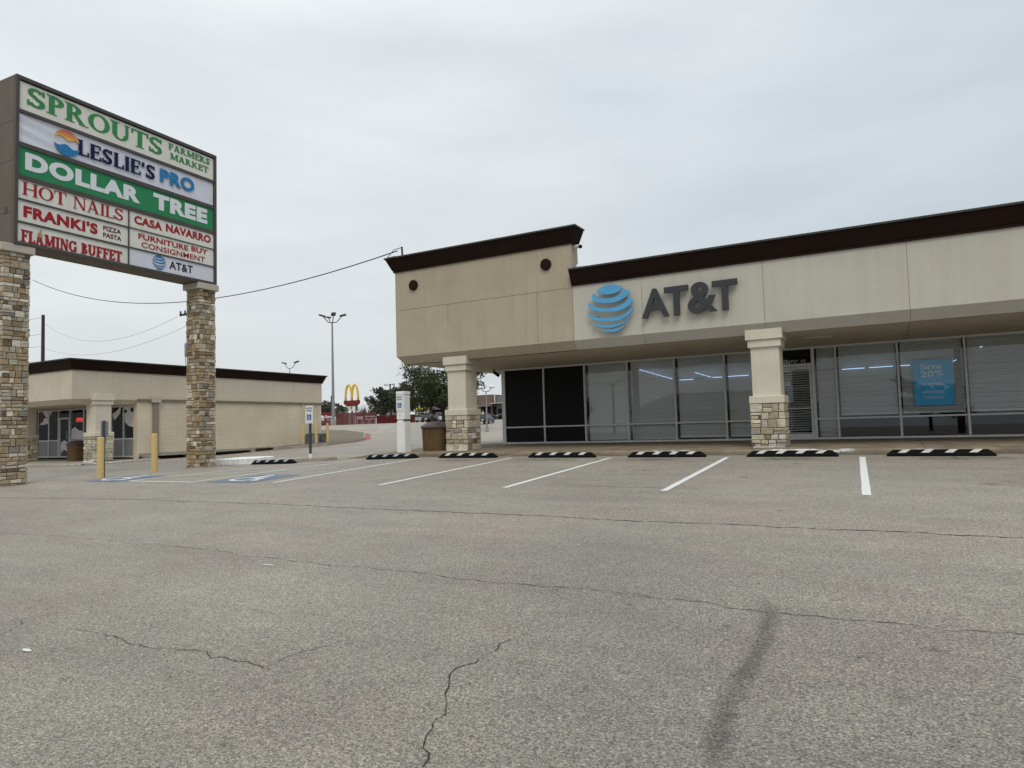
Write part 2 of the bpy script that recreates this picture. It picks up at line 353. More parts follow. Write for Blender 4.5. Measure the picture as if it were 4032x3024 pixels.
m_stone2 = stonemat('pale_ledge_stone', [(0, (.26, .20, .12)), (.2, (.48, .41, .29)), (.42, (.66, .60, .46)), (.58, (.36, .30, .20)), (.75, (.60, .55, .44)), (.88, (.33, .31, .27)), (1, (.78, .73, .61))])
m_mortar = mat('mortar', (.12, .092, .065), rough=1, noise=.3, nscale=20)
m_capst = stucco('cap_stone', (.50, .455, .375))
m_brick = None
def brickmat():
    m = bpy.data.materials.new('painted_brick'); m.use_nodes = True; t = m.node_tree; b = t.nodes['Principled BSDF']; b.inputs['Roughness'].default_value = .85
    tc = N(t, 'ShaderNodeTexCoord'); s = N(t, 'ShaderNodeSeparateXYZ'); c = N(t, 'ShaderNodeCombineXYZ'); t.links.new(tc.outputs['Object'], s.inputs[0])
    t.links.new(s.outputs[1], c.inputs[0]); t.links.new(s.outputs[2], c.inputs[1])
    br = N(t, 'ShaderNodeTexBrick'); t.links.new(c.outputs[0], br.inputs['Vector']); br.inputs['Scale'].default_value = 1
    br.inputs['Brick Width'].default_value = .60; br.inputs['Row Height'].default_value = .10; br.inputs['Mortar Size'].default_value = .008
    br.inputs['Color1'].default_value = (.70, .61, .46, 1); br.inputs['Color2'].default_value = (.68, .59, .445, 1); br.inputs['Mortar'].default_value = (.58, .505, .37, 1)
    n = N(t, 'ShaderNodeTexNoise'); n.inputs['Scale'].default_value = .7; n.inputs['Detail'].default_value = 7; t.links.new(tc.outputs['Object'], n.inputs['Vector'])
    r = ramp(t, [(.3, (1.05,)*3), (.7, (.86, .85, .80))]); t.links.new(n.outputs[0], r.inputs[0])
    q = N(t, 'ShaderNodeMixRGB', blend_type='MULTIPLY'); q.inputs[0].default_value = 1; t.links.new(br.outputs[0], q.inputs[1]); t.links.new(r.outputs[0], q.inputs[2])
    t.links.new(q.outputs[0], b.inputs['Base Color'])
    bp = N(t, 'ShaderNodeBump'); bp.inputs['Strength'].default_value = .6; bp.inputs['Distance'].default_value = .02
    iv = N(t, 'ShaderNodeMath', operation='SUBTRACT'); iv.inputs[0].default_value = 1; t.links.new(br.outputs['Fac'], iv.inputs[1]); t.links.new(iv.outputs[0], bp.inputs['Height'])
    t.links.new(bp.outputs[0], b.inputs['Normal']); return m
m_brick = brickmat()
m_bark = mat('bark', (.055, .043, .033), rough=1, noise=.4, nscale=10, stretch=(1,1,.2), bump=.8, bscale=25)
m_wood = mat('pole_wood', (.055, .04, .033), rough=.95, noise=.35, nscale=8, stretch=(3,3,.2))
def leafmat(name, a, b_):
    m = bpy.data.materials.new(name); m.use_nodes = True; t = m.node_tree; b = t.nodes['Principled BSDF']; b.inputs['Roughness'].default_value = .65; b.inputs['Specular IOR Level'].default_value = .2
    at = N(t, 'ShaderNodeAttribute'); at.attribute_name = 'rnd'; r = ramp(t, [(0, a), (1, b_)]); t.links.new(at.outputs['Fac'], r.inputs[0]); t.links.new(r.outputs[0], b.inputs['Base Color']); return m
m_leaf = leafmat('oak_leaf', (.020, .026, .012), (.085, .10, .042))
m_leaf2 = leafmat('far_leaf', (.035, .042, .028), (.085, .095, .06))

# ------------------------------------------------------------------ lettering
def text_mesh(s, bold=0.0, ext=.0):
    cu = bpy.data.curves.new('txt', 'FONT'); cu.body = s; cu.size = 1; cu.offset = bold; cu.extrude = ext; cu.resolution_u = 6; cu.space_character = 1+bold*2.2
    ob = bpy.data.objects.new('txt', cu); COL.objects.link(ob)
    dg = bpy.context.evaluated_depsgraph_get(); dg.update()
    me = bpy.data.meshes.new_from_object(ob.evaluated_get(dg))
    vs = [v.co.copy() for v in me.vertices]; fs = [tuple(p.vertices) for p in me.polygons]
    bpy.data.objects.remove(ob); bpy.data.curves.remove(cu); bpy.data.meshes.remove(me)
    return vs, fs
def fit(vs, u0, u1, v0, v1):
    xs = [v[0] for v in vs]; ys = [v[1] for v in vs]
    ax, bx, ay, by = min(xs), max(xs), min(ys), max(ys)
    return [((v[0]-ax)/(bx-ax)*(u1-u0)+u0, (v[1]-ay)/(by-ay)*(v1-v0)+v0, v[2]) for v in vs]
class Plane:                                  # a board: origin, horizontal axis, up axis, outward normal
    def __init__(s, o, ux, uz):
        s.o, s.ux, s.uz = Vector(o), Vector(ux).normalized(), Vector(uz).normalized(); s.n = s.ux.cross(s.uz)
    def pt(s, u, v, d=0): return s.o + s.ux*u + s.uz*v + s.n*d
def write(pl, s, u0, u1, v0, v1, bold=.02, ext=.005, d=.006, mb=None):
    vs, fs = text_mesh(s, bold, ext)
    vs = fit(vs, u0, u1, v0, v1); mb = mb or MB()
    return mb.add([pl.pt(x, y, d+z) for x, y, z in vs], fs)
def flat(pl, pts, d, th, mb):                 # a flat outline with thickness
    return mb.prism([pl.pt(x, y, d) for x, y in pts], pl.n*th)

def words(pl, items, m, par, ext=.004, d=.006, name='lettering'):
    for it in items: write(pl, *it[:5], it[5], ext, d).build(name, m, par)
def serif_glyphs(ch, t=.2, h=.08, s=.09, st=.06):
    """Strokes of one serif capital, cap height 1: list of outlines, and its width."""
    R = []
    def V(x, y0=0, y1=1, w=None): w = w or t; R.append([(x-w/2, y0), (x+w/2, y0), (x+w/2, y1), (x-w/2, y1)])
    def Hh(x0, x1, y, w=None): w = w or h; R.append([(x0, y-w/2), (x1, y-w/2), (x1, y+w/2), (x0, y+w/2)])
    def D(x0, y0, x1, y1, w): R.append([(x0-w/2, y0), (x0+w/2, y0), (x1+w/2, y1), (x1-w/2, y1)])
    def S(x, y, w=None):
        w = (w or t)/2+s; yy = (0, st) if y == 0 else (1-st, 1); R.append([(x-w, yy[0]), (x+w, yy[0]), (x+w, yy[1]), (x-w, yy[1])])
    def A(cx, cy, rx, ry, a0, a1, tk=None, hk=None, n=10):
        tk = tk or t; hk = hk or h
        for i in range(n):
            q = []
            for a in (a0+(a1-a0)*i/n, a0+(a1-a0)*(i+1)/n):
                a = rad(a); w = hk+(tk-hk)*abs(math.cos(a))**1.5
                q.append(((cx+rx*math.cos(a), cy+ry*math.sin(a)), (cx+(rx-w)*math.cos(a), cy+(ry-w)*math.sin(a))))
            R.append([q[0][0], q[1][0], q[1][1], q[0][1]])
    def tick(x, y0, y1): R.append([(x-h/2, y0), (x+h/2, y0), (x+h/2, y1), (x-h/2, y1)])
    x0 = t/2+s
    if ch == 'A': D(x0-.02, 0, .42, 1, h*1.3); D(.78, 0, .44, 1, t); Hh(.2, .66, .32); S(x0-.02, 0, h); S(.78, 0); W = .98
    elif ch == 'B': V(x0); S(x0, 0); S(x0, 1); A(x0+.06, .75, .36, .25, -90, 90); A(x0+.06, .27, .44, .27, -90, 90); Hh(x0, x0+.1, 1-h/2); Hh(x0, x0+.1, .5); Hh(x0, x0+.1, h/2); W = x0+.52
    elif ch in 'EF':
        V(x0); S(x0, 0); S(x0, 1); Hh(x0, .66, 1-h/2); Hh(x0, .54, .53); tick(.66, .74, 1); tick(.54, .42, .64)
        if ch == 'E': Hh(x0, .70, h/2); tick(.70, 0, .28)
        W = .74
    elif ch == 'G': A(.46, .5, .46, .5, 40, 320); V(.80, 0.04, .42, t*.9); S2 = .44; R.append([(.62, .40), (.96, .40), (.96, .40+st), (.62, .40+st)]); tick(.82, .68, .98); W = .98
    elif ch == 'H': V(x0); V(.80); [S(x, y) for x in (x0, .80) for y in (0, 1)]; Hh(x0, .8, .5); W = .80+x0
    elif ch == 'I': V(x0); S(x0, 0); S(x0, 1); W = 2*x0
    elif ch == 'K': V(x0); S(x0, 0); S(x0, 1); D(x0+.08, .40, .74, 1, h*1.3); D(.80, 0, x0+.24, .58, t); S(.80, 0); S(.72, 1, h); W = .98
    elif ch == 'L': V(x0); S(x0, 0); S(x0, 1); Hh(x0, .66, h/2); tick(.66, 0, .30); W = .70
    elif ch == 'M': V(x0-.02, 0, 1, h*1.2); V(1.02); D(.56, .05, x0+.02, 1, t); D(.56, .05, .98, 1, h*1.2); S(x0-.02, 0, h); S(1.02, 0); S(x0, 1); S(1.02, 1); W = 1.02+x0
    elif ch == 'N': V(x0-.02, 0, 1, h*1.2); V(.82, 0, 1, h*1.2); D(.80, 0, x0, 1, t); S(x0-.02, 0, h); S(.82, 1, h); S(x0-.04, 1, h); W = .82+x0-.04
    elif ch == 'O': A(.47, .5, .47, .5, 0, 360, n=24); W = .94
    elif ch in 'PR':
        V(x0); S(x0, 0); S(x0, 1); A(x0+.08, .73, .40, .27, -90, 90); Hh(x0, x0+.1, 1-h/2); Hh(x0, x0+.1, .46+h/2)
        if ch == 'R': D(.76, 0, x0+.20, .50, t); S(.78, 0); W = .94
        else: W = x0+.48
    elif ch == 'S': A(.32, .74, .30, .26, 20, 250, t*.85, h*1.4, 12); A(.34, .27, .33, .27, 100, -160, t*.95, h*1.4, 14); D(.48, .36, .16, .66, t*1.1); tick(.60, .72, .98); tick(.05, .03, .32); W = .70
    elif ch == 'T': V(.42); S(.42, 0); Hh(.02, .82, 1-h/2); tick(.05, .72, 1); tick(.79, .72, 1); W = .84
    elif ch == 'U': V(x0, .32, 1); V(.76, .32, 1, h*1.5); A((x0-t/2+.76+h*.75)/2, .34, (.76+h*.75-x0+t/2)/2, .34, 180, 360); S(x0, 1); S(.76, 1, h); W = .76+x0-.02
    elif ch == "'": D(.10, .66, .12, 1, t*.8); W = .26
    else: W = .45
    return R, W
def serif(pl, s, u0, u1, v0, v1, t=.2, h=.08, sl=.09, st=.06, d=.006, th=.004, mb=None, gap=.07):
    mb = mb or MB(); items = []; x = 0
    for ch in s:
        R, W = serif_glyphs(ch, t, h, sl, st)
        for q in R: items.append([(a+x, b) for a, b in q])
        x += W+gap
    x -= gap; k = 0
    for q in items:
        k += 1
        mb.prism([pl.pt(u0+a/x*(u1-u0), v0+b*(v1-v0), d) for a, b in q], pl.n*(th+(k % 11)*.0004))
    return mb

GLOBE = [
[(-0.66,0.82),(-0.51,0.96),(-0.26,1.05),(-0.01,1.08),(0.27,1.04),(0.47,0.97),(0.61,0.86),(0.55,0.79),(0.34,0.70),(0.10,0.64),(-0.15,0.64),(-0.44,0.70),(-0.62,0.77)],
[(-0.76,0.78),(-0.88,0.69),(-0.90,0.57),(-0.85,0.47),(-0.70,0.36),(-0.46,0.29),(-0.13,0.25),(0.20,0.25),(0.49,0.32),(0.74,0.44),(0.87,0.56),(0.88,0.66),(0.83,0.72),(0.69,0.79),(0.58,0.69),(0.42,0.56),(0.17,0.47),(-0.12,0.46),(-0.41,0.49),(-0.61,0.56),(-0.71,0.63)],
[(-1.02,0.40),(-1.08,0.30),(-1.08,0.20),(-0.99,0.09),(-0.80,-0.02),(-0.51,-0.10),(-0.14,-0.15),(0.27,-0.17),(0.59,-0.10),(0.84,0.01),(1.00,0.16),(1.04,0.25),(0.99,0.37),(0.93,0.44),(0.81,0.30),(0.60,0.15),(0.27,0.04),(-0.09,0.01),(-0.42,0.05),(-0.71,0.14),(-0.92,0.26)],
[(-1.10,-0.05),(-1.09,-0.18),(-1.00,-0.33),(-0.82,-0.44),(-0.53,-0.54),(-0.16,-0.59),(0.25,-0.59),(0.62,-0.51),(0.90,-0.33),(1.04,-0.15),(1.07,-0.00),(1.01,-0.05),(0.83,-0.22),(0.58,-0.35),(0.22,-0.43),(-0.15,-0.43),(-0.52,-0.38),(-0.81,-0.29),(-1.00,-0.16)],
[(-0.93,-0.53),(-0.81,-0.68),(-0.62,-0.78),(-0.33,-0.85),(-0.01,-0.88),(0.32,-0.83),(0.61,-0.72),(0.85,-0.57),(0.96,-0.43),(0.77,-0.57),(0.53,-0.68),(0.20,-0.74),(-0.17,-0.75),(-0.49,-0.70),(-0.74,-0.63)],
[(-0.56,-0.92),(-0.38,-1.00),(-0.14,-1.06),(0.15,-1.07),(0.39,-1.01),(0.56,-0.91),(0.64,-0.83),(0.44,-0.90),(0.19,-0.94),(-0.09,-0.95),(-0.34,-0.94)]]
def smooth_loop(pts, n=2):
    for _ in range(n):
        q = []
        for i in range(len(pts)):
            a, b = pts[i], pts[(i+1) % len(pts)]
            q += [(a[0]*.75+b[0]*.25, a[1]*.75+b[1]*.25), (a[0]*.25+b[0]*.75, a[1]*.25+b[1]*.75)]
        pts = q
    return pts
def globe(pl, cu, cv, r, d, th, mb):
    for s in GLOBE: flat(pl, [(cu+x*r, cv+y*r) for x, y in smooth_loop(s, 1)], d, th, mb)
    return mb
def wheelchair(pl, cu, cv, s, d, th, mb):     # the access symbol, s = its height
    k = s/10
    def bar(x0, y0, x1, y1, w):
        dx, dy = x1-x0, y1-y0; l = math.hypot(dx, dy); nx, ny = -dy/l*w/2, dx/l*w/2
        flat(pl, [(cu+k*(x0+nx), cv+k*(y0+ny)), (cu+k*(x1+nx), cv+k*(y1+ny)), (cu+k*(x1-nx), cv+k*(y1-ny)), (cu+k*(x0-nx), cv+k*(y0-ny))], d, th, mb)
    flat(pl, [(cu+k*(-.9+.9*math.cos(a*rad(30))), cv+k*(4.1+.9*math.sin(a*rad(30)))) for a in range(12)], d, th, mb)
    bar(-.8, 3.0, -.5, -.4, 1.1); bar(-.6, 1.4, 1.9, 1.4, .8); bar(-.6, -.4, 2.2, -.4, 1.0); bar(2.0, -.2, 3.2, -3.6, .9); bar(3.0, -3.5, 4.0, -3.2, .8)
    for i in range(16):
        a0, a1 = rad(115+i*15), rad(115+(i+1)*15)
        if i > 14: break
        q = [(-.6+r*math.cos(a), -1.6+r*math.sin(a)) for r, a in ((3.0, a0), (3.0, a1), (2.2, a1), (2.2, a0))]
        flat(pl, [(cu+k*x, cv+k*y) for x, y in q], d, th, mb)
    return mb

# ------------------------------------------------------------------ ground
xs = sorted(set([-420, -300, -220, -170, -130, -100, -80] + [-70+2*i for i in range(18)] + [-35+.5*i for i in range(98)] + [15, 18, 24, 32, 45, 60, 90, 130, 200, 320, 500]))
ys = sorted(set([-260, -160, -110, -70, -45, -30, -20, -14, -9, -5, -2] + [.5*i for i in range(130)] + [66+2*i for i in range(30)] + [130, 145, 165, 200, 260, 340, 460, 620, 900]))
g = MB(); nx_, ny_ = len(xs), len(ys)
def gz_site(X, Y):
    z = gz(X, Y)
    if X > -13.2 and 17.5 < Y < 33: z = min(z, -.95)         # under the store
    return z
g.add([(x, y, gz_site(x, y)) for y in ys for x in xs], [(j*nx_+i, j*nx_+i+1, (j+1)*nx_+i+1, (j+1)*nx_+i) for j in range(ny_-1) for i in range(nx_-1)])
o = g.build('parking_lot', m_asph, smooth=True); tag(o, kind='structure')

def strip(pts, w, off=.006, seg=.4):          # a painted strip lying on the ground
    mb = MB(); Q = []
    for i in range(len(pts)-1):
        a, b = Vector((pts[i][0], pts[i][1], 0)), Vector((pts[i+1][0], pts[i+1][1], 0)); n = max(1, int((b-a).length/seg))
        for k in range(n+(i == len(pts)-2)): Q.append(a.lerp(b, k/n))
    L_, R_ = [], []
    for i, p in enumerate(Q):
        t = (Q[min(i+1, len(Q)-1)]-Q[max(0, i-1)]).normalized(); n = Vector((-t.y, t.x, 0))*w/2
        j = random.uniform(-.004, .004)
        for s, li in ((1, L_), (-1, R_)):
            q = p+n*s*(1+random.uniform(-.05, .05)); li.append((q.x, q.y, gz(q.x, q.y)+off))
    n = len(Q); return mb.add(L_+R_, [(i, n+i, n+i+1, i+1) for i in range(n-1)])
lines = [((-11.46, 10.3), (-11.80, 15.9)), ((-8.58, 10.25), (-8.81, 15.85)), ((-5.85, 10.25), (-6.05, 15.85)), ((-3.09, 10.25), (-3.29, 15.85)), ((-.36, 10.22), (-.6, 15.85)), ((2.37, 10.2), (2.14, 15.85))]
for a, b in lines: tag(strip([a, b], .11).build('parking_line', m_white), kind='structure')
for q in ([(-13.85, 10.12), (-13.95, 15.6)], [(-16.1, 10.1), (-15.75, 15.5)], [(-16.05, 10.1), (-13.85, 10.12)], [(-16.0, 11.2), (-13.9, 13.0)], [(-15.9, 12.9), (-13.95, 14.6)], [(-15.8, 14.5), (-14.6, 15.55)]):
    tag(strip(q, .10, .0062).build('aisle_line', m_white), kind='structure')
for q in ([G(1150, 1783), G(1300, 1770), G(1415, 1762)], [G(1275, 1779), G(1418, 1773)], [G(1484, 1770), G(1594, 1769)], [G(1545, 1762), G(1594, 1760)], [G(1490, 1692), G(1555, 1676)], [G(1372, 1689), G(1425, 1680)], [G(1900, 1739), G(1972, 1737)]):
    tag(strip([(p.x, p.y) for p in q], .12).build('road_line', m_white), kind='structure')
class GroundPlane:
    def __init__(s, cx, cy, sx=1.0, sy=1.0): s.c = (cx, cy); s.sx, s.sy = sx, sy; s.n = Vector((0, 0, 1))
    def pt(s, u, v, d=0): X, Y = s.c[0]+u*s.sx, s.c[1]+v*s.sy; return Vector((X, Y, gz(X, Y)+d))
for cx, cy, w, h in ((-12.78, 10.95, 1.35, 1.55), (-17.05, 10.6, 1.3, 1.4)):
    gp = GroundPlane(cx, cy); mb = MB(); n = 4
    for i in range(n):
        for j in range(n):
            mb.quad(gp.pt(-w/2+w*i/n, -h/2+h*j/n, .006), gp.pt(-w/2+w*(i+1)/n, -h/2+h*j/n, .006), gp.pt(-w/2+w*(i+1)/n, -h/2+h*(j+1)/n, .006), gp.pt(-w/2+w*i/n, -h/2+h*(j+1)/n, .006))
    tag(mb.build('access_marking', m_blue), kind='structure')
    tag(wheelchair(gp, 0, .05, 1.25, .010, .002, MB()).build('access_symbol_marking', m_white), kind='structure')

# cracks, tyre mark, stains
def zl(x, y): return (x/1.0972, 1900+y/1.0972)
def zr(x, y): return (2016+x/1.0972, 1900+y/1.0972)
def z3(x, y): return (2000+x/2.011, 1700+y/2.011)
cracks = [([zl(*p) for p in [(0,65),(300,72),(650,75),(800,83),(1150,92),(1380,103),(1550,112),(1880,127),(2212,140)]]+[zr(*p) for p in [(250,152),(550,168),(860,180),(1200,195),(1380,203),(1650,212),(1950,230),(2212,240)]], .011),
 ([zl(*p) for p in [(0,220),(180,228),(430,245),(580,265),(830,285),(1000,305),(1050,320),(1200,332),(1400,355),(1640,375),(1900,402),(2100,430)]]+[zr(*p) for p in [(0,438),(130,450),(300,463),(500,483),(700,510),(860,523),(950,540),(1100,562),(1300,578),(1500,597),(1700,615),(1880,640),(2150,655),(2230,666)]], .009),
 ([zl(*p) for p in [(290,640),(420,655),(540,680),(580,695),(690,710),(770,732),(900,735),(930,752),(1040,770),(1100,790),(1150,800)]], .008),
 ([zl(*p) for p in [(1150,798),(1260,755),(1400,710),(1480,685)]], .005),
 ([zl(*p) for p in [(2212,680),(2150,720),(2060,780),(2000,795),(1950,830),(1960,850),(1930,910),(1890,1010),(1860,1040),(1845,1070),(1835,1130),(1840,1240)]], .008),
 ([zl(*p) for p in [(-10,672),(60,635),(100,600),(200,578),(290,560)]], .007), ([zl(*p) for p in [(0,205),(60,206)]], .006),
 ([z3(*p) for p in [(440,428),(700,433),(950,442),(1250,447),(1500,451)]], .009)]
m_crack = mat('crack_shadow', (.03, .028, .025), rough=1)
mb = MB(); rc = random.Random(3)
for pts, w in cracks:
    W = [G(*p) for p in pts]; Q = []
    for a, b in zip(W, W[1:]):
        n = max(2, int((b-a).length/.05)); n = min(n, 60)
        for k in range(n):
            p = a.lerp(b, k/n); Q.append(p)
    Q.append(W[-1]); jit = 0; L_, R_ = [], []
    for i, p in enumerate(Q):
        t = (Q[min(i+1, len(Q)-1)]-Q[max(0, i-1)]); t.z = 0; t.normalize(); nn_ = Vector((-t.y, t.x, 0))
        jit = jit*.6+rc.uniform(-.022, .022); ww = w*(1.9 if W[0].y > 5.5 else .85)*rc.choice((.35, .6, .8, 1, 1.2, .5))
        for s, li in ((1, L_), (-1, R_)):
            q = p+nn_*(jit+s*ww/2); li.append((q.x, q.y, gz(q.x, q.y)+.0035))
    n = len(Q); mb.add(L_+R_, [(i, n+i, n+i+1, i+1) for i in range(n-1)])
tag(mb.build('ground_cracks', m_crack), kind='structure')

m_skid = decal('tyre_rubber', (.05, .046, .048), 5, .2, .75, strength=.44, stretch=(3, 1, 1))
m_tar = decal('tar', (.03, .028, .026), 9, .35, .65, strength=.5)
m_oil = decal('oil', (.03, .028, .025), 11, .46, .62, strength=.9, stretch=(.6, 1.6, 1))
m_wpatch = decal('white_paint_patch', (.72, .71, .68), 7, .42, .56, use_attr=True, stretch=(.6, 1, 1.5))
def soft_strip(pts, w, name, m, off=.0045):
    mb = MB(); n = len(pts); cols = 7
    for i, p in enumerate(pts):
        t = (pts[min(i+1, n-1)]-pts[max(0, i-1)]); t.z = 0; t.normalize(); nn_ = Vector((-t.y, t.x, 0))
        e = min(1, i/1.5, (n-1-i)/1.5) if n > 3 else 1
        for k in range(cols):
            f = k/(cols-1)*2-1; q = p+nn_*f*w/2
            mb.v.append((q.x, q.y, gz(q.x, q.y)+off)); mb.att.append(max(0, (1-abs(f)**1.5))*e+1e-4)
    mb.f += [(i*cols+k, i*cols+k+1, (i+1)*cols+k+1, (i+1)*cols+k) for i in range(n-1) for k in range(cols-1)]
    return tag(mb.build(name, m), kind='structure')
W = [G(*zr(*p)) for p in [(1070,480),(1105,540),(1112,600),(1090,680),(1060,740),(1040,780),(1000,840),(960,900),(930,970),(910,1050),(890,1130),(870,1200),(850,1290)]]
soft_strip(W, .15, 'tyre_mark', m_skid)
def blob(cx, cy, rx, ry, name, m, off=.0045):
    mb = MB(); n, rings = 20, 4
    mb.v.append((cx, cy, gz(cx, cy)+off)); mb.att.append(1)
    for r in range(1, rings+1):
        for k in range(n):
            a = 2*math.pi*k/n; X, Y = cx+rx*r/rings*math.cos(a), cy+ry*r/rings*math.sin(a)
            mb.v.append((X, Y, gz(X, Y)+off)); mb.att.append(1-r/rings+1e-4)
    mb.f += [(0, 1+k, 1+(k+1) % n) for k in range(n)]
    mb.f += [(1+(r-1)*n+k, 1+r*n+k, 1+r*n+(k+1) % n, 1+(r-1)*n+(k+1) % n) for r in range(1, rings) for k in range(n)]
    return tag(mb.build(name, m), kind='structure')
for px, py, rx, ry in ((2150, 1810, 1.0, .45), (2570, 1810, 1.0, .45), (3115, 1808, .9, .45), (3780, 1804, 1.2, .55), (1800, 1813, .8, .4), (3060, 1807, .5, .3)):
    p = G(px, py); blob(p.x, p.y, rx, ry, 'oil_stain', m_oil)
for px, py, r in ((1090, 2695, .05), (1290, 2690, .05), (2480, 2385, .07), (2860, 2468, .05), (3068, 2012, .12), (1710, 2315, .06), (890, 2935, .07), (3690, 2565, .1), (620, 2090, .1), (1370, 2013, .08), (3290, 2365, .06), (3560, 2750, .08)):
    p = G(px, py); blob(p.x, p.y, r*.8, r*.6, 'tar_spot', m_tar)
for bx_ in (-12.7, -10.1, -7.3, -4.6, -1.8, 1.0):
    for _ in range(5): blob(bx_+rc.gauss(0, .35), rc.uniform(11.2, 14.8), rc.uniform(.04, .22), rc.uniform(.05, .2), 'oil_drip', m_tar)
for px, py, a, b in ((1057, 2228, .075, .018), (105, 2564, .055, .018), (588, 2138, .09, .01)):
    p = G(px, py); mb = MB(); k = 7
    mb.poly([(p.x+a*(.8+.4*rc.random())*math.cos(i*2*math.pi/k), p.y+b*(.8+.4*rc.random())*math.sin(i*2*math.pi/k), gz(p.x, p.y)+.006) for i in range(k)])
    tag(mb.build('paint_chip_marking', m_white), kind='structure')
# leaf litter and grit
mb = MB()
for i in range(90):
    px, py = rc.uniform(60, 3990), rc.uniform(1850, 2700); p = G(px, py); s = rc.uniform(.004, .013); a = rc.uniform(0, 6.28)
    c, sn = math.cos(a)*s, math.sin(a)*s; z = gz(p.x, p.y)+.004
    mb.poly([(p.x+c, p.y+sn, z), (p.x-sn*.5, p.y+c*.5, z+.004), (p.x-c, p.y-sn, z), (p.x+sn*.5, p.y-c*.5, z+.002)])
for i in range(220):
    X, Y = rc.uniform(-13.5, 5), 16.58-abs(rc.gauss(0, .22)); s = rc.uniform(.008, .03); a = rc.uniform(0, 6.28); c, sn = math.cos(a)*s, math.sin(a)*s; z = gz(X, Y)+.006
    mb.poly([(X+c, Y+sn, z), (X-sn*.5, Y+c*.5, z+.008), (X-c, Y-sn, z), (X+sn*.5, Y-c*.5, z+.003)])
tag(mb.build('grit', mat('grit', (.07, .055, .04), rough=1)), kind='stuff')

m_contact = decal('contact_shade', (.045, .038, .028), 4, .34, .66, strength=.85, stretch=(.5, 1.5, 1))  # patchy dark decal: contact shade painted on the ground along the kerb foot
soft_strip([Vector((-13.6+.8*i, 16.52, 0)) for i in range(26)], .42, 'gutter_shade', m_contact, .0052)
for cx, cy, r in ((-19.26, 8.95, .75), (-19.5, 14.6, .75), (-19.0, 15.2, .5), (b_x, b_y, .3) if False else (-16.2, 15.3, .5)): blob(cx, cy, r, r*.9, 'base_shade', m_contact, .0052)  # painted contact shade round the pillar and kerb feet
# store sidewalk (kerb 0.16 m high) with a ramped left end
def walk_z(X, Y):
    z = -.686+.0112*(Y-16.7)
    k = ss((-X-13.7)/1.5); return z*(1-k)+(gz(X, Y)+.012)*k
mb = MB(); sx = [-15.3+.3*i for i in range(8)]+[-13+1.0*i for i in range(28)]; sy = [16.62, 16.64, 16.67, 16.70, 16.8, 17.3, 18, 19, 20, 21, 22, 22.6]
lip = [-.045, -.018, -.005, 0] + [0]*8
mb.add([(x, y, walk_z(x, y)+(l if x > -14 else l*.2)) for y, l in zip(sy, lip) for x in sx], [(j*len(sx)+i, j*len(sx)+i+1, (j+1)*len(sx)+i+1, (j+1)*len(sx)+i) for j in range(len(sy)-1) for i in range(len(sx)-1)])
mb.add([(x, 16.62, walk_z(x, 16.62)+(lip[0] if x > -14 else lip[0]*.2)) for x in sx]+[(x, 16.60, gz(x, 16.60)-.06) for x in sx], [(i, i+1, len(sx)+i+1, len(sx)+i) for i in range(len(sx)-1)])
tag(mb.build('sidewalk', m_conc), kind='structure')
mb = MB()
for x in (-10.4, -6.6, -2.7, .55, 1.35, 4.6):
    x2 = x + (-.8 if x == 1.35 else 0)
    mb.quad((x-.006, 16.66, walk_z(x, 16.66)+.003), (x+.006, 16.66, walk_z(x, 16.66)+.003), (x2+.006, 21.95, walk_z(x2, 21.95)+.003), (x2-.006, 21.95, walk_z(x2, 21.95)+.003))
mb.box(-13, 8, 16.885, 16.895, -.6835+.0, -.6822)
tag(mb.build('sidewalk_joint', m_crack), kind='structure')
for x0, x1, a in ((-5.45, -4.3, .7), (-2.8, -.75, 1.0), (.0, .75, .55)):
    mb = MB(); n = 8
    for i in range(n+1):
        x = x0+(x1-x0)*i/n; e = a*min(1, i/1.0+.25, (n-i)/1.0+.25)
        for y, z in ((16.595, gz(x, 16.6)+.02), (16.592, walk_z(x, 16.62)-.06), (16.625, walk_z(x, 16.66)+.004), (16.74, walk_z(x, 16.74)+.004)): mb.v.append((x, y, z)); mb.att.append(e if y < 16.7 else .01)
    mb.f += [(i*4+k, i*4+k+1, (i+1)*4+k+1, (i+1)*4+k) for i in range(n) for k in range(3)]
    tag(mb.build('kerb_paint', m_wpatch), kind='structure')
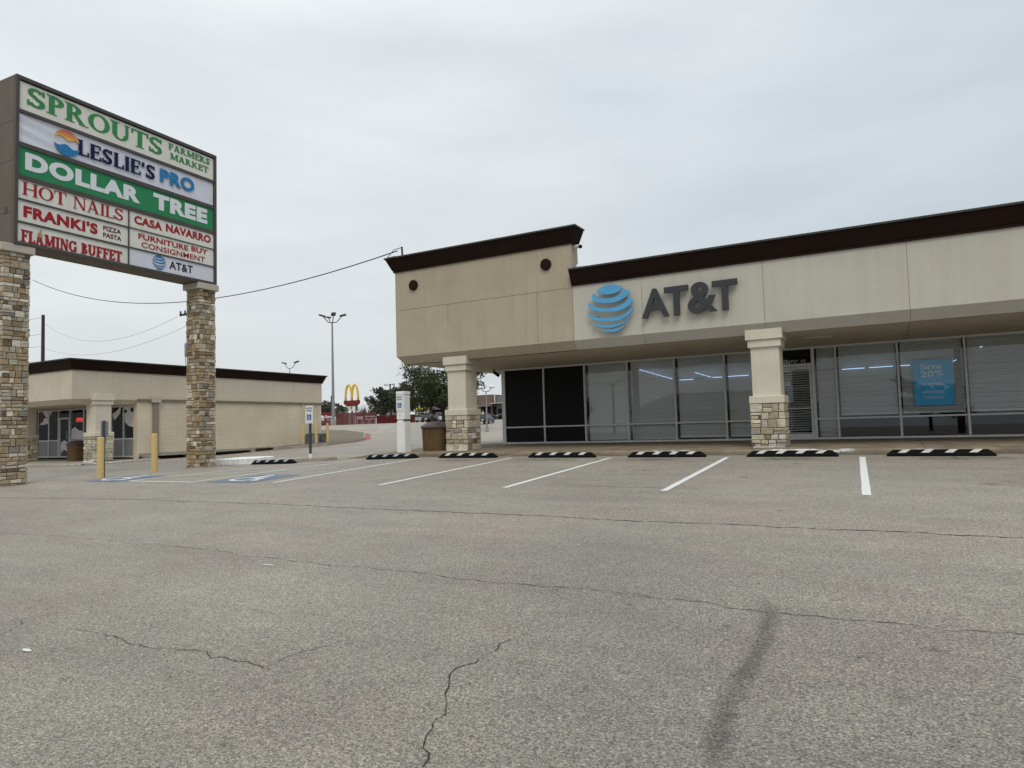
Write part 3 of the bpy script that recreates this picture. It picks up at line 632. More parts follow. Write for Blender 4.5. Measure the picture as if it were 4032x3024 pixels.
# concrete apron between the two pavements and the low kerb island beside the aisle
mb = MB(); q = [(-16.0, 15.85), (-15.1, 16.45), (-15.2, 20.0), (-17.5, 19.0), (-18.5, 16.8)]
ax_ = [-18.6+.3*i for i in range(12)]; ay_ = [15.9+.3*i for i in range(10)]
mb.add([(x, y, gz(x, y)+.008) for y in ay_ for x in ax_], [(j*12+i, j*12+i+1, (j+1)*12+i+1, (j+1)*12+i) for j in range(9) for i in range(11)])
tag(mb.build('driveway_apron', m_concg), kind='structure')
def island(pts, h, name, m, inset=.03, flat_top=True):
    mb = MB(); n = len(pts); c = Vector((sum(p[0] for p in pts)/n, sum(p[1] for p in pts)/n))
    a = [(x, y, gz(x, y)-.08) for x, y in pts]; b = [(x, y, gz(x, y)+h-.02) for x, y in pts]
    t = [(x+(c.x-x)/max(.01, (c-Vector((x, y))).length)*inset, y+(c.y-y)/max(.01, (c-Vector((x, y))).length)*inset, gz(x, y)+h) for x, y in pts]
    mb.add(a+b+t, [(i, (i+1) % n, n+(i+1) % n, n+i) for i in range(n)]+[(n+i, n+(i+1) % n, 2*n+(i+1) % n, 2*n+i) for i in range(n)]); rings = [.97, .8, .6, .4, .2]
    vs_ = [p for p in t]; fs_ = []
    for r in rings: vs_ += [(c.x+(p[0]-c.x)*r, c.y+(p[1]-c.y)*r, gz(c.x+(p[0]-c.x)*r, c.y+(p[1]-c.y)*r)+h) for p in t]
    vs_.append((c.x, c.y, gz(c.x, c.y)+h)); k = len(rings)+1
    fs_ = [(i*n+j, i*n+(j+1) % n, (i+1)*n+(j+1) % n, (i+1)*n+j) for i in range(k-1) for j in range(n)]+[((k-1)*n+j, (k-1)*n+(j+1) % n, k*n) for j in range(n)]
    if flat_top: mb.add(vs_, fs_)
    return tag(mb.build(name, m), kind='structure')
island([(-18.05, 15.55), (-17.2, 15.62), (-16.2, 15.72), (-15.5, 15.95), (-15.3, 16.3), (-15.7, 16.6), (-17.5, 16.7), (-18.4, 16.5)], .11, 'kerb_island', m_concg)
island([(-19.75, 15.30), (-19.0, 15.36), (-18.06, 15.42), (-18.10, 16.3), (-19.7, 16.3)], .19, 'white_kerb', m_whitek)

# planted island beyond the second building, with a kerb and a red fire-lane edge
isl = [(-30.5, 26.0), (-28.4, 25.6), (-26.6, 26.1), (-26.3, 27.4), (-27.0, 29.4), (-28.0, 31.6), (-29.3, 33.8), (-30.9, 35.6), (-33.5, 38.6), (-38, 41.5), (-42, 42.5), (-44, 38), (-37, 31)]
island(isl, .13, 'kerb', m_concg, .02)
c0 = Vector((sum(p[0] for p in isl)/len(isl), sum(p[1] for p in isl)/len(isl)))
mb = MB(); n_ = len(isl); vs_ = []
for r_ in (.965, .8, .6, .4, .2): vs_ += [(c0.x+(x-c0.x)*r_, c0.y+(y-c0.y)*r_, gz(c0.x+(x-c0.x)*r_, c0.y+(y-c0.y)*r_)+.145) for x, y in isl]
vs_.append((c0.x, c0.y, gz(c0.x, c0.y)+.145)); mb.add(vs_, [(i*n_+j, i*n_+(j+1) % n_, (i+1)*n_+(j+1) % n_, (i+1)*n_+j) for i in range(4) for j in range(n_)]+[(4*n_+j, 4*n_+(j+1) % n_, 5*n_) for j in range(n_)])
tag(mb.build('dirt_ground', m_dirt), kind='structure')
tag(strip([(x+.35, y-.1) for x, y in isl[4:10]], .32, .012).build('fire_lane_marking', m_redp), kind='structure')

# ------------------------------------------------------------------ stone veneer
def stones(mb, x0, x1, y0, y1, z0, z1, rmin=.10, rmax=.24, lmin=.14, lmax=.42, out=.035, rng=random):
    """Ledge stones on all four faces of a box; each stone a slightly proud, chipped block."""
    z = z0
    while z < z1-.01:
        h = min(rng.uniform(rmin, rmax), z1-z)
        if z1-(z+h) < rmin*.6: h = z1-z
        for face in range(4):
            L_ = (x1-x0) if face in (0, 2) else (y1-y0); u = 0
            while u < L_-1e-4:
                w = rng.uniform(lmin, lmax)
                if L_-(u+w) < lmin*.7: w = L_-u
                parts = [(z, h)]
                if h > .15 and rng.random() < .35: k = rng.uniform(.4, .6); parts = [(z, h*k), (z+h*k, h*(1-k))]
                for (zz, hh) in parts:
                    p = out*rng.uniform(.35, 1.0); e = .008; c = .012; at = rng.random()*.98+.02
                    e0 = -p*.8 if u < 1e-4 else e; e1 = -p*.8 if u+w > L_-1e-4 else e
                    if face in (1, 3): e0, e1 = max(e0, -.002), max(e1, -.002)
                    def pt(a, zq, d):
                        if face == 0: return (x0+a, y0-d, zq)
                        if face == 1: return (x1+d, y0+a, zq)
                        if face == 2: return (x1-a, y1+d, zq)
                        return (x0-d, y1-a, zq)
                    j = lambda: rng.uniform(-.006, .006)
                    a0, a1, b0, b1 = u+e0, u+w-e1, zz+e*.9, zz+hh-e*.9
                    base = [pt(a0, b0, -.01), pt(a1, b0, -.01), pt(a1, b1, -.01), pt(a0, b1, -.01)]
                    mid = [pt(a0+j(), b0+j()*.5, p*.65), pt(a1+j(), b0+j()*.5, p*.65), pt(a1+j(), b1+j()*.5, p*.65), pt(a0+j(), b1+j()*.5, p*.65)]
                    top = [pt(a0+c+j(), b0+c+j()*.5, p+j()), pt(a1-c+j(), b0+c+j()*.5, p+j()), pt(a1-c+j(), b1-c+j()*.5, p+j()), pt(a0+c+j(), b1-c+j()*.5, p+j())]
                    mb.add(base+mid+top, [(i, (i+1) % 4, 4+(i+1) % 4, 4+i) for i in range(4)]+[(4+i, 4+(i+1) % 4, 8+(i+1) % 4, 8+i) for i in range(4)]+[(8, 9, 10, 11)], at)
                u += w
        z += h

# ------------------------------------------------------------------ the phone store
XR = 6.5
store = thing('store_building', (-4, 22, -.65), 'beige stucco strip store with dark brown cornice, raised parapet end and glass storefront', 'store')
YF, ZB, ZS = 17.55, 2.343, 2.10
def fascia(mb, x0, x1, ztop, left_chamfer=False, yb=17.95):
    c = .2 if left_chamfer else 0
    prof = [(YF, ztop), (YF, ZB), (YF+.2, ZS), (yb, ZS), (yb, ztop)]
    a = []; b = []
    for y, z in prof:
        a.append((x0+(c if z == ZS else 0), y, z)); b.append((x1, y, z))
    n = len(prof)
    return mb.add(a+b, [tuple(range(n))[::-1], tuple(range(n, 2*n))]+[(i, (i+1) % n, n+(i+1) % n, n+i) for i in range(n)])
mb = MB(); fascia(mb, -7.648, XR+6, 3.9); mb.build('fascia', m_cream, store)
# tower end: front with chamfer round the left corner
mb = MB(); x0, x1, yb = -13.87, -7.65, 18.0
mb.add([(x0, YF, ZB), (x1, YF, ZB), (x1, YF, 5.12), (x0, YF, 5.12), (x0, yb, ZB), (x1, yb, 3.6), (x1, yb, 5.12), (x0, yb, 5.12), (x0+.2, YF+.2, ZS), (x1, YF+.2, ZS), (x0+.2, yb, ZS), (x1, YF+.44, ZS), (x1, YF+.44, 3.6)],
       [(0, 1, 2, 3), (4, 0, 3, 7), (5, 6, 7, 4), (2, 6, 7, 3), (0, 8, 9, 1), (4, 10, 8, 0), (1, 12, 5, 6, 2), (1, 9, 11, 12)])
mb.build('parapet', m_tan, store)
mb = MB(); mb.box(x0, x0+.3, yb+.01, 33, ZB, 3.9); mb.box(x0+.2, -12.3, yb+.01, 33, ZS+.06, ZB); mb.build('side_fascia', m_cream, store)
mb = MB(); mb.box(x0+.21, XR+6, YF+.38, 22.2, ZS+.002, ZS+.05); mb.box(x0+.21, -12.45, 22.2, 33, ZS+.002, ZS+.05); mb.build('soffit', m_soff, store)
mb = MB(); mb.box(-12.45, XR+6, 18, 33, 3.55, 3.62); mb.build('roof', m_cop, store)
mb = MB(); mb.box(-12.44, -12.24, 22.08, 33, -.75, ZS); mb.box(4.93, XR+6, 21.95, 22.2, -.75, ZS); mb.box(-12.44, XR+6, 32.8, 33, -.75, 3.6); mb.build('wall', m_tan, store)
# joints in the stucco: shallow dark reveals
mb = MB()
def vj(x, z0, z1, w=.008): mb.box(x-w/2, x+w/2, YF-.0025, YF+.005, z0, z1)
def hj(x0_, x1_, z, w=.010): mb.box(x0_, x1_, YF-.0025, YF+.005, z-w/2, z+w/2)
hj(-13.75, -7.66, 3.83, .012); vj(-11.85, 3.2, 3.82, .006); vj(-8.77, 2.36, 3.82)
vj(-7.652, 2.35, 3.88, .010); vj(-5.66, 2.36, 3.88, .006); vj(-2.60, 2.36, 3.88); vj(.46, 2.36, 3.88)
for x in (-8.77, -5.66, -2.6, .46):
    mb.add([(x-.004, YF-.0025, ZB), (x+.004, YF-.0025, ZB), (x+.004, YF+.1975, ZS-.0025), (x-.004, YF+.1975, ZS-.0025)], [(0, 1, 2, 3)])
mb.box(x0+.3, XR+6, YF+.372, YF+.384, ZS-.003, ZS+.01); mb.box(.44, .452, YF+.39, 22, ZS-.001, ZS+.01)
mb.build('expansion_joint', m_ring, store)
def cornice(name, xa, xb, y0, zb, zt, ends, parent):
    """Flared cornice along the front (and round the ends when asked), with a metal coping on top."""
    H = zt-zb
    prof = [(0.012, zb-.03), (.045, zb-.03), (.045, zb+.015), (.075, zb+.05), (.215, zb+H-.075), (.215, zb+H-.05)]
    cop = [(.200, zb+H-.05), (.257, zb+H-.05), (.257, zt-.005), (.235, zt), (-.25, zt)]
    def sweep(pr, nm, m):
        mb = MB(); path = []
        for o_, z in pr:
            row = []
            if ends: row += [(xa-o_, y0+.42, z), (xa-o_, y0-o_, z), (xb+o_, y0-o_, z), (xb+o_, y0+.42, z)]
            else: row += [(xa-.0, y0-o_, z), (xb, y0-o_, z)]
            path.append(row)
        k = len(path[0]); vs_ = [p for r in path for p in r]
        fs_ = [(i*k+j, i*k+j+1, (i+1)*k+j+1, (i+1)*k+j) for i in range(len(pr)-1) for j in range(k-1)]
        fs_ += [tuple(i*k for i in range(len(pr))), tuple(i*k+k-1 for i in range(len(pr)))]
        mb.add(vs_, fs_); return mb.build(nm, m, parent)
    o_ = sweep(prof, name, m_trim); parent2 = parent
    q = sweep(cop, 'coping', m_cop); q.parent = o_; return o_
cornice('cornice', -7.66, XR+6, YF, 3.89, 4.33, False, store)
cornice('cornice', -13.87, -7.65, YF, 5.10, 5.545, True, store)
for x, z in ((-13.13, 4.58), (-8.44, 4.59)):
    mb = MB(); n = 28
    mb.tube([(x, YF+.01, z), (x, YF-.05, z), (x, YF-.065, z)], [.165, .165, .15], n); mb.build('disc_ornament', m_trim, store)
# columns
def store_column(cx, cy, zb, parent, big=.78, rng=random.Random(5), m_st=None, H=2.79):
    k = H/2.79
    col = MB().box(cx-.33, cx+.33, cy-.33, cy+.33, zb+1.06*k, zb+2.62*k).build('column', m_colm, parent, bevel=.012)
    b = MB(); b.box(cx-big/2+.01, cx+big/2-.01, cy-big/2+.01, cy+big/2-.01, zb-.12, zb+1.06*k); core = b.build('stone_base', m_mortar, col)
    s = MB(); stones(s, cx-big/2+.02, cx+big/2-.02, cy-big/2+.02, cy+big/2-.02, zb, zb+1.06*k, .12, .24, .13, .30, .035, rng)
    s.build('stone_veneer', m_st or m_stone2, col)
    MB().box(cx-.41, cx+.41, cy-.41, cy+.41, zb+1.06*k+.002, zb+1.25*k).build('base_cap', m_colm, col, bevel=.02)
    c = MB().box(cx-.385, cx+.385, cy-.385, cy+.385, zb+2.44*k, zb+2.625*k).build('capital', m_colm, col, bevel=.012)
    MB().box(cx-.43, cx+.43, cy-.43, cy+.43, zb+2.627*k, zb+2.88*k).build('capital_block', m_colm, col, bevel=.012)
    b = MB(); b.box(cx-.36, cx+.36, cy-.44, cy-.39, zb-.03, zb+.015); b.build('base_mortar', m_whitek, col)
    return col
store_column(-11.70, 18.04, -.675, store)
store_column(-2.67, 18.04, -.675, store, rng=random.Random(9))
# storefront bays
Y0 = 22.0; ZR, ZSILL = -.03, -.627
bays = [(-12.42, -10.82, 'black'), (-10.82, -9.25, 'black'), (-9.25, -7.71, 'full'), (-7.71, -6.11, 'full'), (-6.11, -4.53, 'gap'), (-4.53, -2.95, 'gap'),
        (-1.97, -1.38, 'slim'), (-1.38, .19, 'half'), (.19, 1.77, 'half'), (1.77, 3.35, 'half'), (3.35, 4.92, 'half')]
def slats(mb, x0, x1, z0, z1, y, pitch=.055, ang=58, w=.060, rng=random):
    z = z1-.05
    mb.box(x0, x1, y-.03, y+.03, z1-.05, z1)
    while z > z0+.03:
        a = rad(ang+rng.uniform(-5, 5)); dy, dz = w/2*math.cos(a), w/2*math.sin(a); s = rng.uniform(-.003, .003)
        sg_ = rng.uniform(-.004, .004); xm = (x0+x1)/2; mb.add([(x0, y+dy, z-dz+s), (xm, y+dy, z-dz+sg_), (x1, y+dy, z-dz-s), (x1, y-dy, z+dz-s), (xm, y-dy, z+dz+sg_), (x0, y-dy, z+dz+s)], [(0, 1, 4, 5), (1, 2, 3, 4)]); z -= pitch
    mb.box(x0, x1, y-.02, y+.02, z0, z0+.03)
for x0, x1, kind in bays:
    fr = MB(); e = .028
    fr.box(x0-e if x0 < -12 else x0-.0, x0+e, Y0-.05, Y0+.06, ZSILL, ZS); fr.box(x1-e, x1, Y0-.05, Y0+.06, ZSILL, ZS)
    for zc, hh in ((ZSILL+.03, .03), (ZR, .024), (ZS-.03, .03)): fr.box(x0+e, x1-e, Y0-.046, Y0+.055, zc-hh, zc+hh)
    if x0 < -12: fr.box(x0-.12, x0-e, Y0-.04, Y0+.1, ZSILL-.05, ZS)
    w = fr.build('window', m_alu, store, bevel=.004, seg=1)
    if kind == 'black':
        b = MB(); b.box(x0+e, x1-e, Y0+.0, Y0+.012, ZSILL+.06, ZR-.024); b.box(x0+e, x1-e, Y0+.0, Y0+.012, ZR+.024, ZS-.06); b.build('black_panel', m_black, w)
        continue
    p = MB(); p.quad((x0+e, Y0, ZSILL+.06), (x1-e, Y0, ZSILL+.06), (x1-e, Y0, ZR-.024), (x0+e, Y0, ZR-.024)); p.quad((x0+e, Y0, ZR+.024), (x1-e, Y0, ZR+.024), (x1-e, Y0, ZS-.06), (x0+e, Y0, ZS-.06)); p.build('pane', m_glass, w)
    s = MB(); zb = {'full': ZSILL+.03, 'gap': ZSILL+.12, 'slim': ZSILL+.03, 'half': ZR+.08}[kind]
    slats(s, x0+.07, x1-.05, zb, ZS-.03, Y0+.16, pitch=.052 if kind != 'full' else .048, ang=52 if kind in ('slim', 'half') else 60)
    s.build('blind', m_blind, w)
# the door
d = MB(); X0, X1 = -2.95, -1.97; ZT = 1.53
d.box(X0, X0+.06, Y0-.05, Y0+.06, ZSILL-.01, ZS); d.box(X1-.06, X1, Y0-.05, Y0+.06, ZSILL-.01, ZS); d.box(X0+.06, X1-.06, Y0-.05, Y0+.06, ZT, ZT+.09); d.box(X0+.06, X1-.06, Y0-.05, Y0+.06, ZS-.06, ZS)
dw = d.build('door_frame', m_alu, store, bevel=.004, seg=1)
d = MB(); d.box(X0+.07, X0+.13, Y0-.03, Y0+.02, ZSILL, ZT-.01); d.box(X1-.13, X1-.07, Y0-.03, Y0+.02, ZSILL, ZT-.01); d.box(X0+.13, X1-.13, Y0-.03, Y0+.02, ZSILL, ZSILL+.17); d.box(X0+.13, X1-.13, Y0-.03, Y0+.02, ZT-.08, ZT-.01)
d.box(X0+.13, X1-.13, Y0-.06, Y0-.04, .28, .31)
door = d.build('door', m_alu, store, bevel=.004, seg=1)
MB().box(X0+.145, X0+.175, Y0-.10, Y0-.07, .22, .62).box(X0+.145, X0+.175, Y0-.08, Y0-.03, .24, .27).box(X0+.145, X0+.175, Y0-.08, Y0-.03, .57, .60).build('handle', m_steel, door)
MB().quad((X0+.13, Y0, ZSILL+.17), (X1-.13, Y0, ZSILL+.17), (X1-.13, Y0, ZT-.08), (X0+.13, Y0, ZT-.08)).build('pane', m_glass, door)
s = MB(); slats(s, X0+.14, X1-.14, ZSILL+.18, ZT-.08, Y0+.12, pitch=.07, ang=42); s.build('blind', m_blind, door)
MB().quad((X0+.06, Y0, ZT+.09), (X1-.06, Y0, ZT+.09), (X1-.06, Y0, ZS-.06), (X0+.06, Y0, ZS-.06)).build('transom_pane', m_glass, dw)
plS = Plane((0, Y0-.02, 0), (1, 0, 0), (0, 0, 1))
for i, ch in enumerate('11727 A3'):
    if ch != ' ': write(plS, ch, -2.72+.068*i+(.015 if ch == '1' else 0), -2.72+.068*i+(.040 if ch == '1' else .055), 1.655, 1.735, .01, .002).build('street_digit', m_lwhite, dw)
mb = MB(); mb.box(-2.79, -2.62, Y0-.005, Y0-.003, .98, 1.16); mb.build('door_notice', m_signw, door)
mb = MB(); [mb.box(-2.775+.09*(i == 1), -2.72+.09*(i == 1), Y0-.007, Y0-.0055, 1.10, 1.14) for i in range(2)]; mb.box(-2.78, -2.63, Y0-.007, Y0-.0055, 1.04, 1.052); mb.build('notice_print', m_red, door)
# dark room behind the glass
mb = MB(); mb.box(-12.2, 4.9, 27.0, 27.1, -.7, 2.2); mb.box(-12.2, 4.9, 22.12, 27, -.66, -.64); mb.box(-12.2, -12.1, 22.12, 27, -.7, 2.2); mb.box(4.8, 4.9, 22.2, 27, -.7, 2.2)
mb.box(-12.2, 4.9, 22.25, 27, 2.16, 2.2); mb.build('interior', m_dark, store)
for i, (x, y) in enumerate(((-9.6, 19.7), (-6.0, 19.7), (-1.35, 19.5), (1.05, 19.7))):
    mb = MB()
    if i == 2: mb.box(x-.55, x+.1, y-.1, y+.1, ZS-.03, ZS+.005)
    else: mb.tube([(x, y, ZS-.012), (x, y, ZS+.005)], .11, 20)
    mb.build('soffit_lamp', m_soff if i != 1 else m_capst, store)

# LED tubes hung just inside the glass
def led(pts, dash, label):
    mb = MB(); A = [P(px, py, Y0+.05) for px, py in pts]
    for a, b in zip(A, A[1:]):
        n = max(1, round((b-a).length/dash))
        for k in range(n): mb.tube([a.lerp(b, k/n+.06/n), a.lerp(b, (k+1)/n-.10/n)], .009, 6)
    base = A[0].copy(); base.z = min(p.z for p in A)
    o = mb.build('led_strip', m_led, loc=base); return tag(o, label, 'light strip', 'light strips behind the storefront glass')
def z7(x, y): return (1900+x/2.011, 1250+y/2.011)
def z8(x, y): return (2900+x/1.508, 750+y/1.508)
led([z7(1240, 412), z7(1508, 488)], .2, 'dashed blue white light strip sloping down across the second striped window from the black panels')
led([z7(1552, 497), z7(1682, 488)], .9, 'short level blue white light strip low in the third window with blinds')
led([z7(1678, 435), z7(1815, 474)], .22, 'short dashed sloping light strip upper right in the third window with blinds')
led([z7(1815, 475), z7(1905, 471)], .9, 'level light strip touching the frame right end of the third window with blinds')
led([z7(1930, 468), z7(2128, 456)], .6, 'level light strip in the window just left of the stone column by the door')
led([z8(615, 1063), z8(945, 1042)], .9, 'long level blue white light strip in the window right of the door')
led([z8(968, 1041), z8(1038, 1036)], .3, 'short light strip beside the upper left edge of the blue poster')
led([z8(1283, 1015), z8(1308, 1004)], .3, 'tiny bright light strip at the upper right corner of the blue poster')
led([z8(1443, 931), z8(1462, 925)], .2, 'tiny bright light strip alone in the rightmost visible window')

# poster in the window
p00, p10, p11, p01 = P(3602, 1599, Y0+.06), P(3761, 1591, Y0+.06), P(3748, 1412, Y0+.06), P(3592, 1421, Y0+.06)
u0, u1, v0, v1 = (p00.x+p01.x)/2, (p10.x+p11.x)/2, (p00.z+p10.z)/2, (p01.z+p11.z)/2
poster = thing('window_poster', ((u0+u1)/2, Y0+.06, v0), 'blue poster reading Save 20% internet + wireless hung inside the storefront window', 'poster')
MB().box(u0, u1, Y0+.06, Y0+.066, v0, v1).build('sheet', mat('poster_blue', (.08, .56, .88), rough=.5), poster)
plP = Plane((u0, Y0+.06, v0), (1, 0, 0), (0, 0, 1)); w_, h_ = u1-u0, v1-v0
m_pp = mat('poster_print', (.85, .87, .87), rough=.5); mb = MB()
for s, a, b, c, d_, bo in (('Save', .19, .73, .79, .925, .035), ('20%', .19, .76, .62, .765, .035), ('internet', .20, .74, .435, .515, .018), ('+', .44, .51, .375, .425, .02), ('wireless', .20, .76, .265, .345, .018)):
    write(plP, s, a*w_, b*w_, c*h_, d_*h_, bo, .001, .0025).build('poster_lettering', m_pp, poster)
for z in (.575,): mb.prism([plP.pt(.34*w_, z*h_, .002), plP.pt(.62*w_, z*h_, .002), plP.pt(.62*w_, (z+.006)*h_, .002), plP.pt(.34*w_, (z+.006)*h_, .002)], plP.n*.002)
for z, a, b in ((.185, .20, .77), (.145, .26, .71)):
    mb.build('poster_rule', m_pp, poster); mb = MB(); x = a
    while x < b:
        l = rc.uniform(.03, .07); mb.prism([plP.pt(x*w_, z*h_, .002), plP.pt((x+l)*w_, z*h_, .002), plP.pt((x+l)*w_, (z+.014)*h_, .002), plP.pt(x*w_, (z+.014)*h_, .002)], plP.n*.002); x += l+.012
mb.build('poster_small_print', m_pp, poster)

# illuminated store sign: globe and letters
sg = thing('store_sign', (-4.8, YF-.1, 2.46), 'blue striped globe and charcoal AT&T letters mounted on the cream fascia', 'sign')
plF = Plane((0, YF-.10, 0), (1, 0, 0), (0, 0, 1))
globe(plF, -6.49, 3.10, .60, 0, .045, MB()).build('globe_logo', m_globe, sg)
mb = MB()
for s_ in GLOBE:
    cx = sum(p[0] for p in s_)/len(s_); cy = sum(p[1] for p in s_)/len(s_)
for x, z in ((-6.9, 3.35), (-6.1, 3.35), (-6.9, 2.93), (-6.1, 2.93), (-6.49, 3.6), (-6.49, 2.6), (-6.49, 2.5)): MB().box(x-.01, x+.01, YF-.10, YF+.01, z-.01, z+.01).build('stand_off', m_steel, sg)
for s_, a, b, z0_, z1_, bo in (('A', -5.64, -4.905, 2.73, 3.49, .022), ('T', -5.02, -4.395, 2.722, 3.485, .028), ('&', -4.425, -3.68, 2.725, 3.515, .018), ('T', -3.80, -3.18, 2.727, 3.492, .028)):
    write(plF, s_, a, b, z0_, z1_, bo, .035, .01).build('letter', m_letter, sg, bevel=.008)

# ------------------------------------------------------------------ pylon sign
Lp, Rp = Vector((-18.87, 8.894, 0)), Vector((-19.18, 14.86, 0))
su = (Rp-Lp).normalized(); SC = 1.02
plY = Plane(Lp, su, (0, 0, 1)); SLn = 5.86*SC
pyl = thing('pylon_sign', (-19.4, 11.8, -1.05), 'tall shopping centre sign with eight tenant panels on two stone pillars', 'sign')
def yb_(u0, u1, v0, v1, d0, d1, mb): return mb.obox(plY.pt(u0, v0, d0), plY.ux*(u1-u0), plY.n*(d1-d0), plY.uz*(v1-v0))
u_a, u_b, v_a, v_b = -.07*SC, 5.935*SC, 4.80*SC, 9.06*SC
mb = MB(); yb_(u_a, u_b, v_a, v_b, -.78, -.06, mb)
cab = mb.build('cabinet', m_cab, pyl, bevel=.02)
mb = MB()
for v in (5.6, 6.9, 7.9): MB().obox(plY.pt(u_a-.004, v*SC, -.76), plY.ux*.002, plY.n*.68, plY.uz*.012).build('panel_seam', m_cabd, cab)
mb.obox(plY.pt(u_a-.012, 5.60*SC, -.42), plY.ux*.010, plY.n*.12, plY.uz*.16)
mb.build('access_plate', m_cabd, cab)
mb = MB(); yb_(u_a, u_b, v_a, v_a+.085, -.06, .03, mb); yb_(u_a, u_b, v_b-.10, v_b, -.06, .03, mb); yb_(u_a, u_a+.085, v_a+.085, v_b-.10, -.06, .03, mb); yb_(u_b-.085, u_b, v_a+.085, v_b-.10, -.06, .03, mb)
fr = mb.build('face_frame', m_cabd, cab, bevel=.008)
V0, V1 = 8.93*SC, 4.88*SC; HV = V0-V1
def vv(f): return V0-HV*f
ua, ub, um = .02*SC, 5.84*SC, 2.925*SC
def panel(f0, f1, u0, u1, m):
    mb = MB(); yb_(u0, u1, vv(f1), vv(f0), -.055, -.02, mb); return mb.build('tenant_panel', m, pyl)
def bar_(f0, f1, u0=ua, u1=ub):
    mb = MB(); yb_(u0, u1, vv(f1), vv(f0), -.05, .012, mb); mb.build('divider', m_cabd, cab)
for f0, f1 in ((.177, .197), (.382, .41), (.585, .614)): bar_(f0, f1)
for f0, f1 in ((.732, .742), (.872, .883)): bar_(f0, f1, ua, um-.014)
for f0, f1 in ((.731, .737), (.871, .880)): bar_(f0, f1, um+.014, ub)
mb = MB(); yb_(um-.014, um+.014, vv(1), vv(.614), -.05, .014, mb); mb.build('divider', m_cabd, cab)
plT = Plane(plY.pt(0, 0, -.02), su, (0, 0, 1)); S = SC
p = panel(0, .177, ua, ub, m_panel); p['label'] = 'off white panel lettered SPROUTS FARMERS MARKET in green'
serif(plT, 'SPROUTS', .20*S, 4.00*S, 8.38*S, 8.87*S, .22, .09, .09, .05, gap=.02).build('lettering', m_green, p); serif(plT, 'FARMERS', 4.20*S, 5.70*S, 8.68*S, 8.87*S, .24, .13, .07, .10).build('lettering', m_green, p); serif(plT, 'MARKET', 4.26*S, 5.64*S, 8.40*S, 8.59*S, .24, .13, .07, .10).build('lettering', m_green, p)
# vinyl banner with folds
mb = MB(); nu, nv = 60, 10
for j in range(nv+1):
    for i in range(nu+1):
        u = ua+(ub-ua)*i/nu; f = j/nv; v = vv(.381)+(vv(.197)-vv(.381))*f
        k = math.exp(-i/14); d = -.022+.018*k*math.sin(f*16+i*.35)+.006*math.sin(i*.5+f*3)*math.sin(f*math.pi)
        mb.v.append(plY.pt(u, v, d-.014)); mb.att.append(0)
mb.f += [(j*(nu+1)+i, j*(nu+1)+i+1, (j+1)*(nu+1)+i+1, (j+1)*(nu+1)+i) for j in range(nv) for i in range(nu)]
p = mb.build('tenant_panel', m_vinyl, pyl, smooth=True); p['label'] = "creased white vinyl banner lettered LESLIE'S PRO with a sun and wave disc"
mb = MB(); serif(plT, "LESLIE'S", 1.47*S, 3.75*S, 7.56*S, 7.98*S, .25, .11, .045, .05, d=.016, mb=mb); mb.build('lettering', m_navy, p)
mb = write(plT, 'PRO', 3.91*S, 5.11*S, 7.58*S, 8.00*S, .045, .004, .016); mb.build('lettering', m_lblue, p)
def discpart(a0, a1, wave, col, name):
    n = 24; pts = [(1.19*S+.34*S*math.cos(rad(a0+(a1-a0)*i/n)), 7.75*S+.34*S*math.sin(rad(a0+(a1-a0)*i/n))) for i in range(n+1)]
    x_end, x_st = pts[-1][0], pts[0][0]
    for i in range(1, 12):
        x = x_end+(x_st-x_end)*i/12; y = pts[-1][1]+(pts[0][1]-pts[-1][1])*i/12+wave*math.sin(i/12*2*math.pi*1.5); pts.append((x, y))
    flat(plT, pts, .016, .006, MB()).build(name, col, p)
m_sunset = bpy.data.materials.new('sunset_print'); m_sunset.use_nodes = True
t_ = m_sunset.node_tree; b_ = t_.nodes['Principled BSDF']; tc_ = N(t_, 'ShaderNodeTexCoord'); sp_ = N(t_, 'ShaderNodeSeparateXYZ'); t_.links.new(tc_.outputs['Generated'], sp_.inputs[0])
rr = ramp(t_, [(0, (.75, .52, .12)), (.4, (.68, .27, .05)), (1, (.48, .07, .05))]); t_.links.new(sp_.outputs[2], rr.inputs[0]); t_.links.new(rr.outputs[0], b_.inputs['Base Color'])
discpart(18, 162, .025, m_sunset, 'sun_logo'); discpart(192, 348, -.03, m_lblue, 'wave_logo')
p = panel(.41, .585, ua, ub, m_pgreen); p['label'] = 'green panel lettered DOLLAR TREE in white'
words(plT, [('DOLLAR', .18*S, 3.28*S, 6.72*S, 7.17*S, .06), ('TREE', 3.70*S, 5.60*S, 6.72*S, 7.19*S, .06)], m_lwhite, p)
p = panel(.614, .732, ua, um-.014, m_panel); p['label'] = 'white panel lettered HOT NAILS in thin red serif capitals'
serif(plT, 'HOT', .12*S, 1.20*S, 6.08*S, 6.41*S, .17, .06, .09, .04, gap=.03).build('lettering', m_red, p); serif(plT, 'NAILS', 1.36*S, 2.77*S, 6.08*S, 6.41*S, .17, .06, .09, .04, gap=.03).build('lettering', m_red, p)
p = panel(.742, .872, ua, um-.014, m_panel); p['label'] = "white panel lettered FRANKI'S PIZZA PASTA in bold red"
mb = write(plT, "FRANKI'S", .16*S, 2.03*S, 5.52*S, 5.82*S, .045, .004); mb.build('lettering', m_red, p)
words(plT, [('PIZZA', 2.19*S, 2.70*S, 5.69*S, 5.82*S, .018), ('PASTA', 2.19*S, 2.71*S, 5.50*S, 5.63*S, .018)], mat('maroon_lettering', (.13, .02, .025), rough=.5), p)
p = panel(.883, 1.0, ua, um-.014, m_panel); p['label'] = 'white panel lettered FLAMING BUFFET in red slab capitals with a flame'
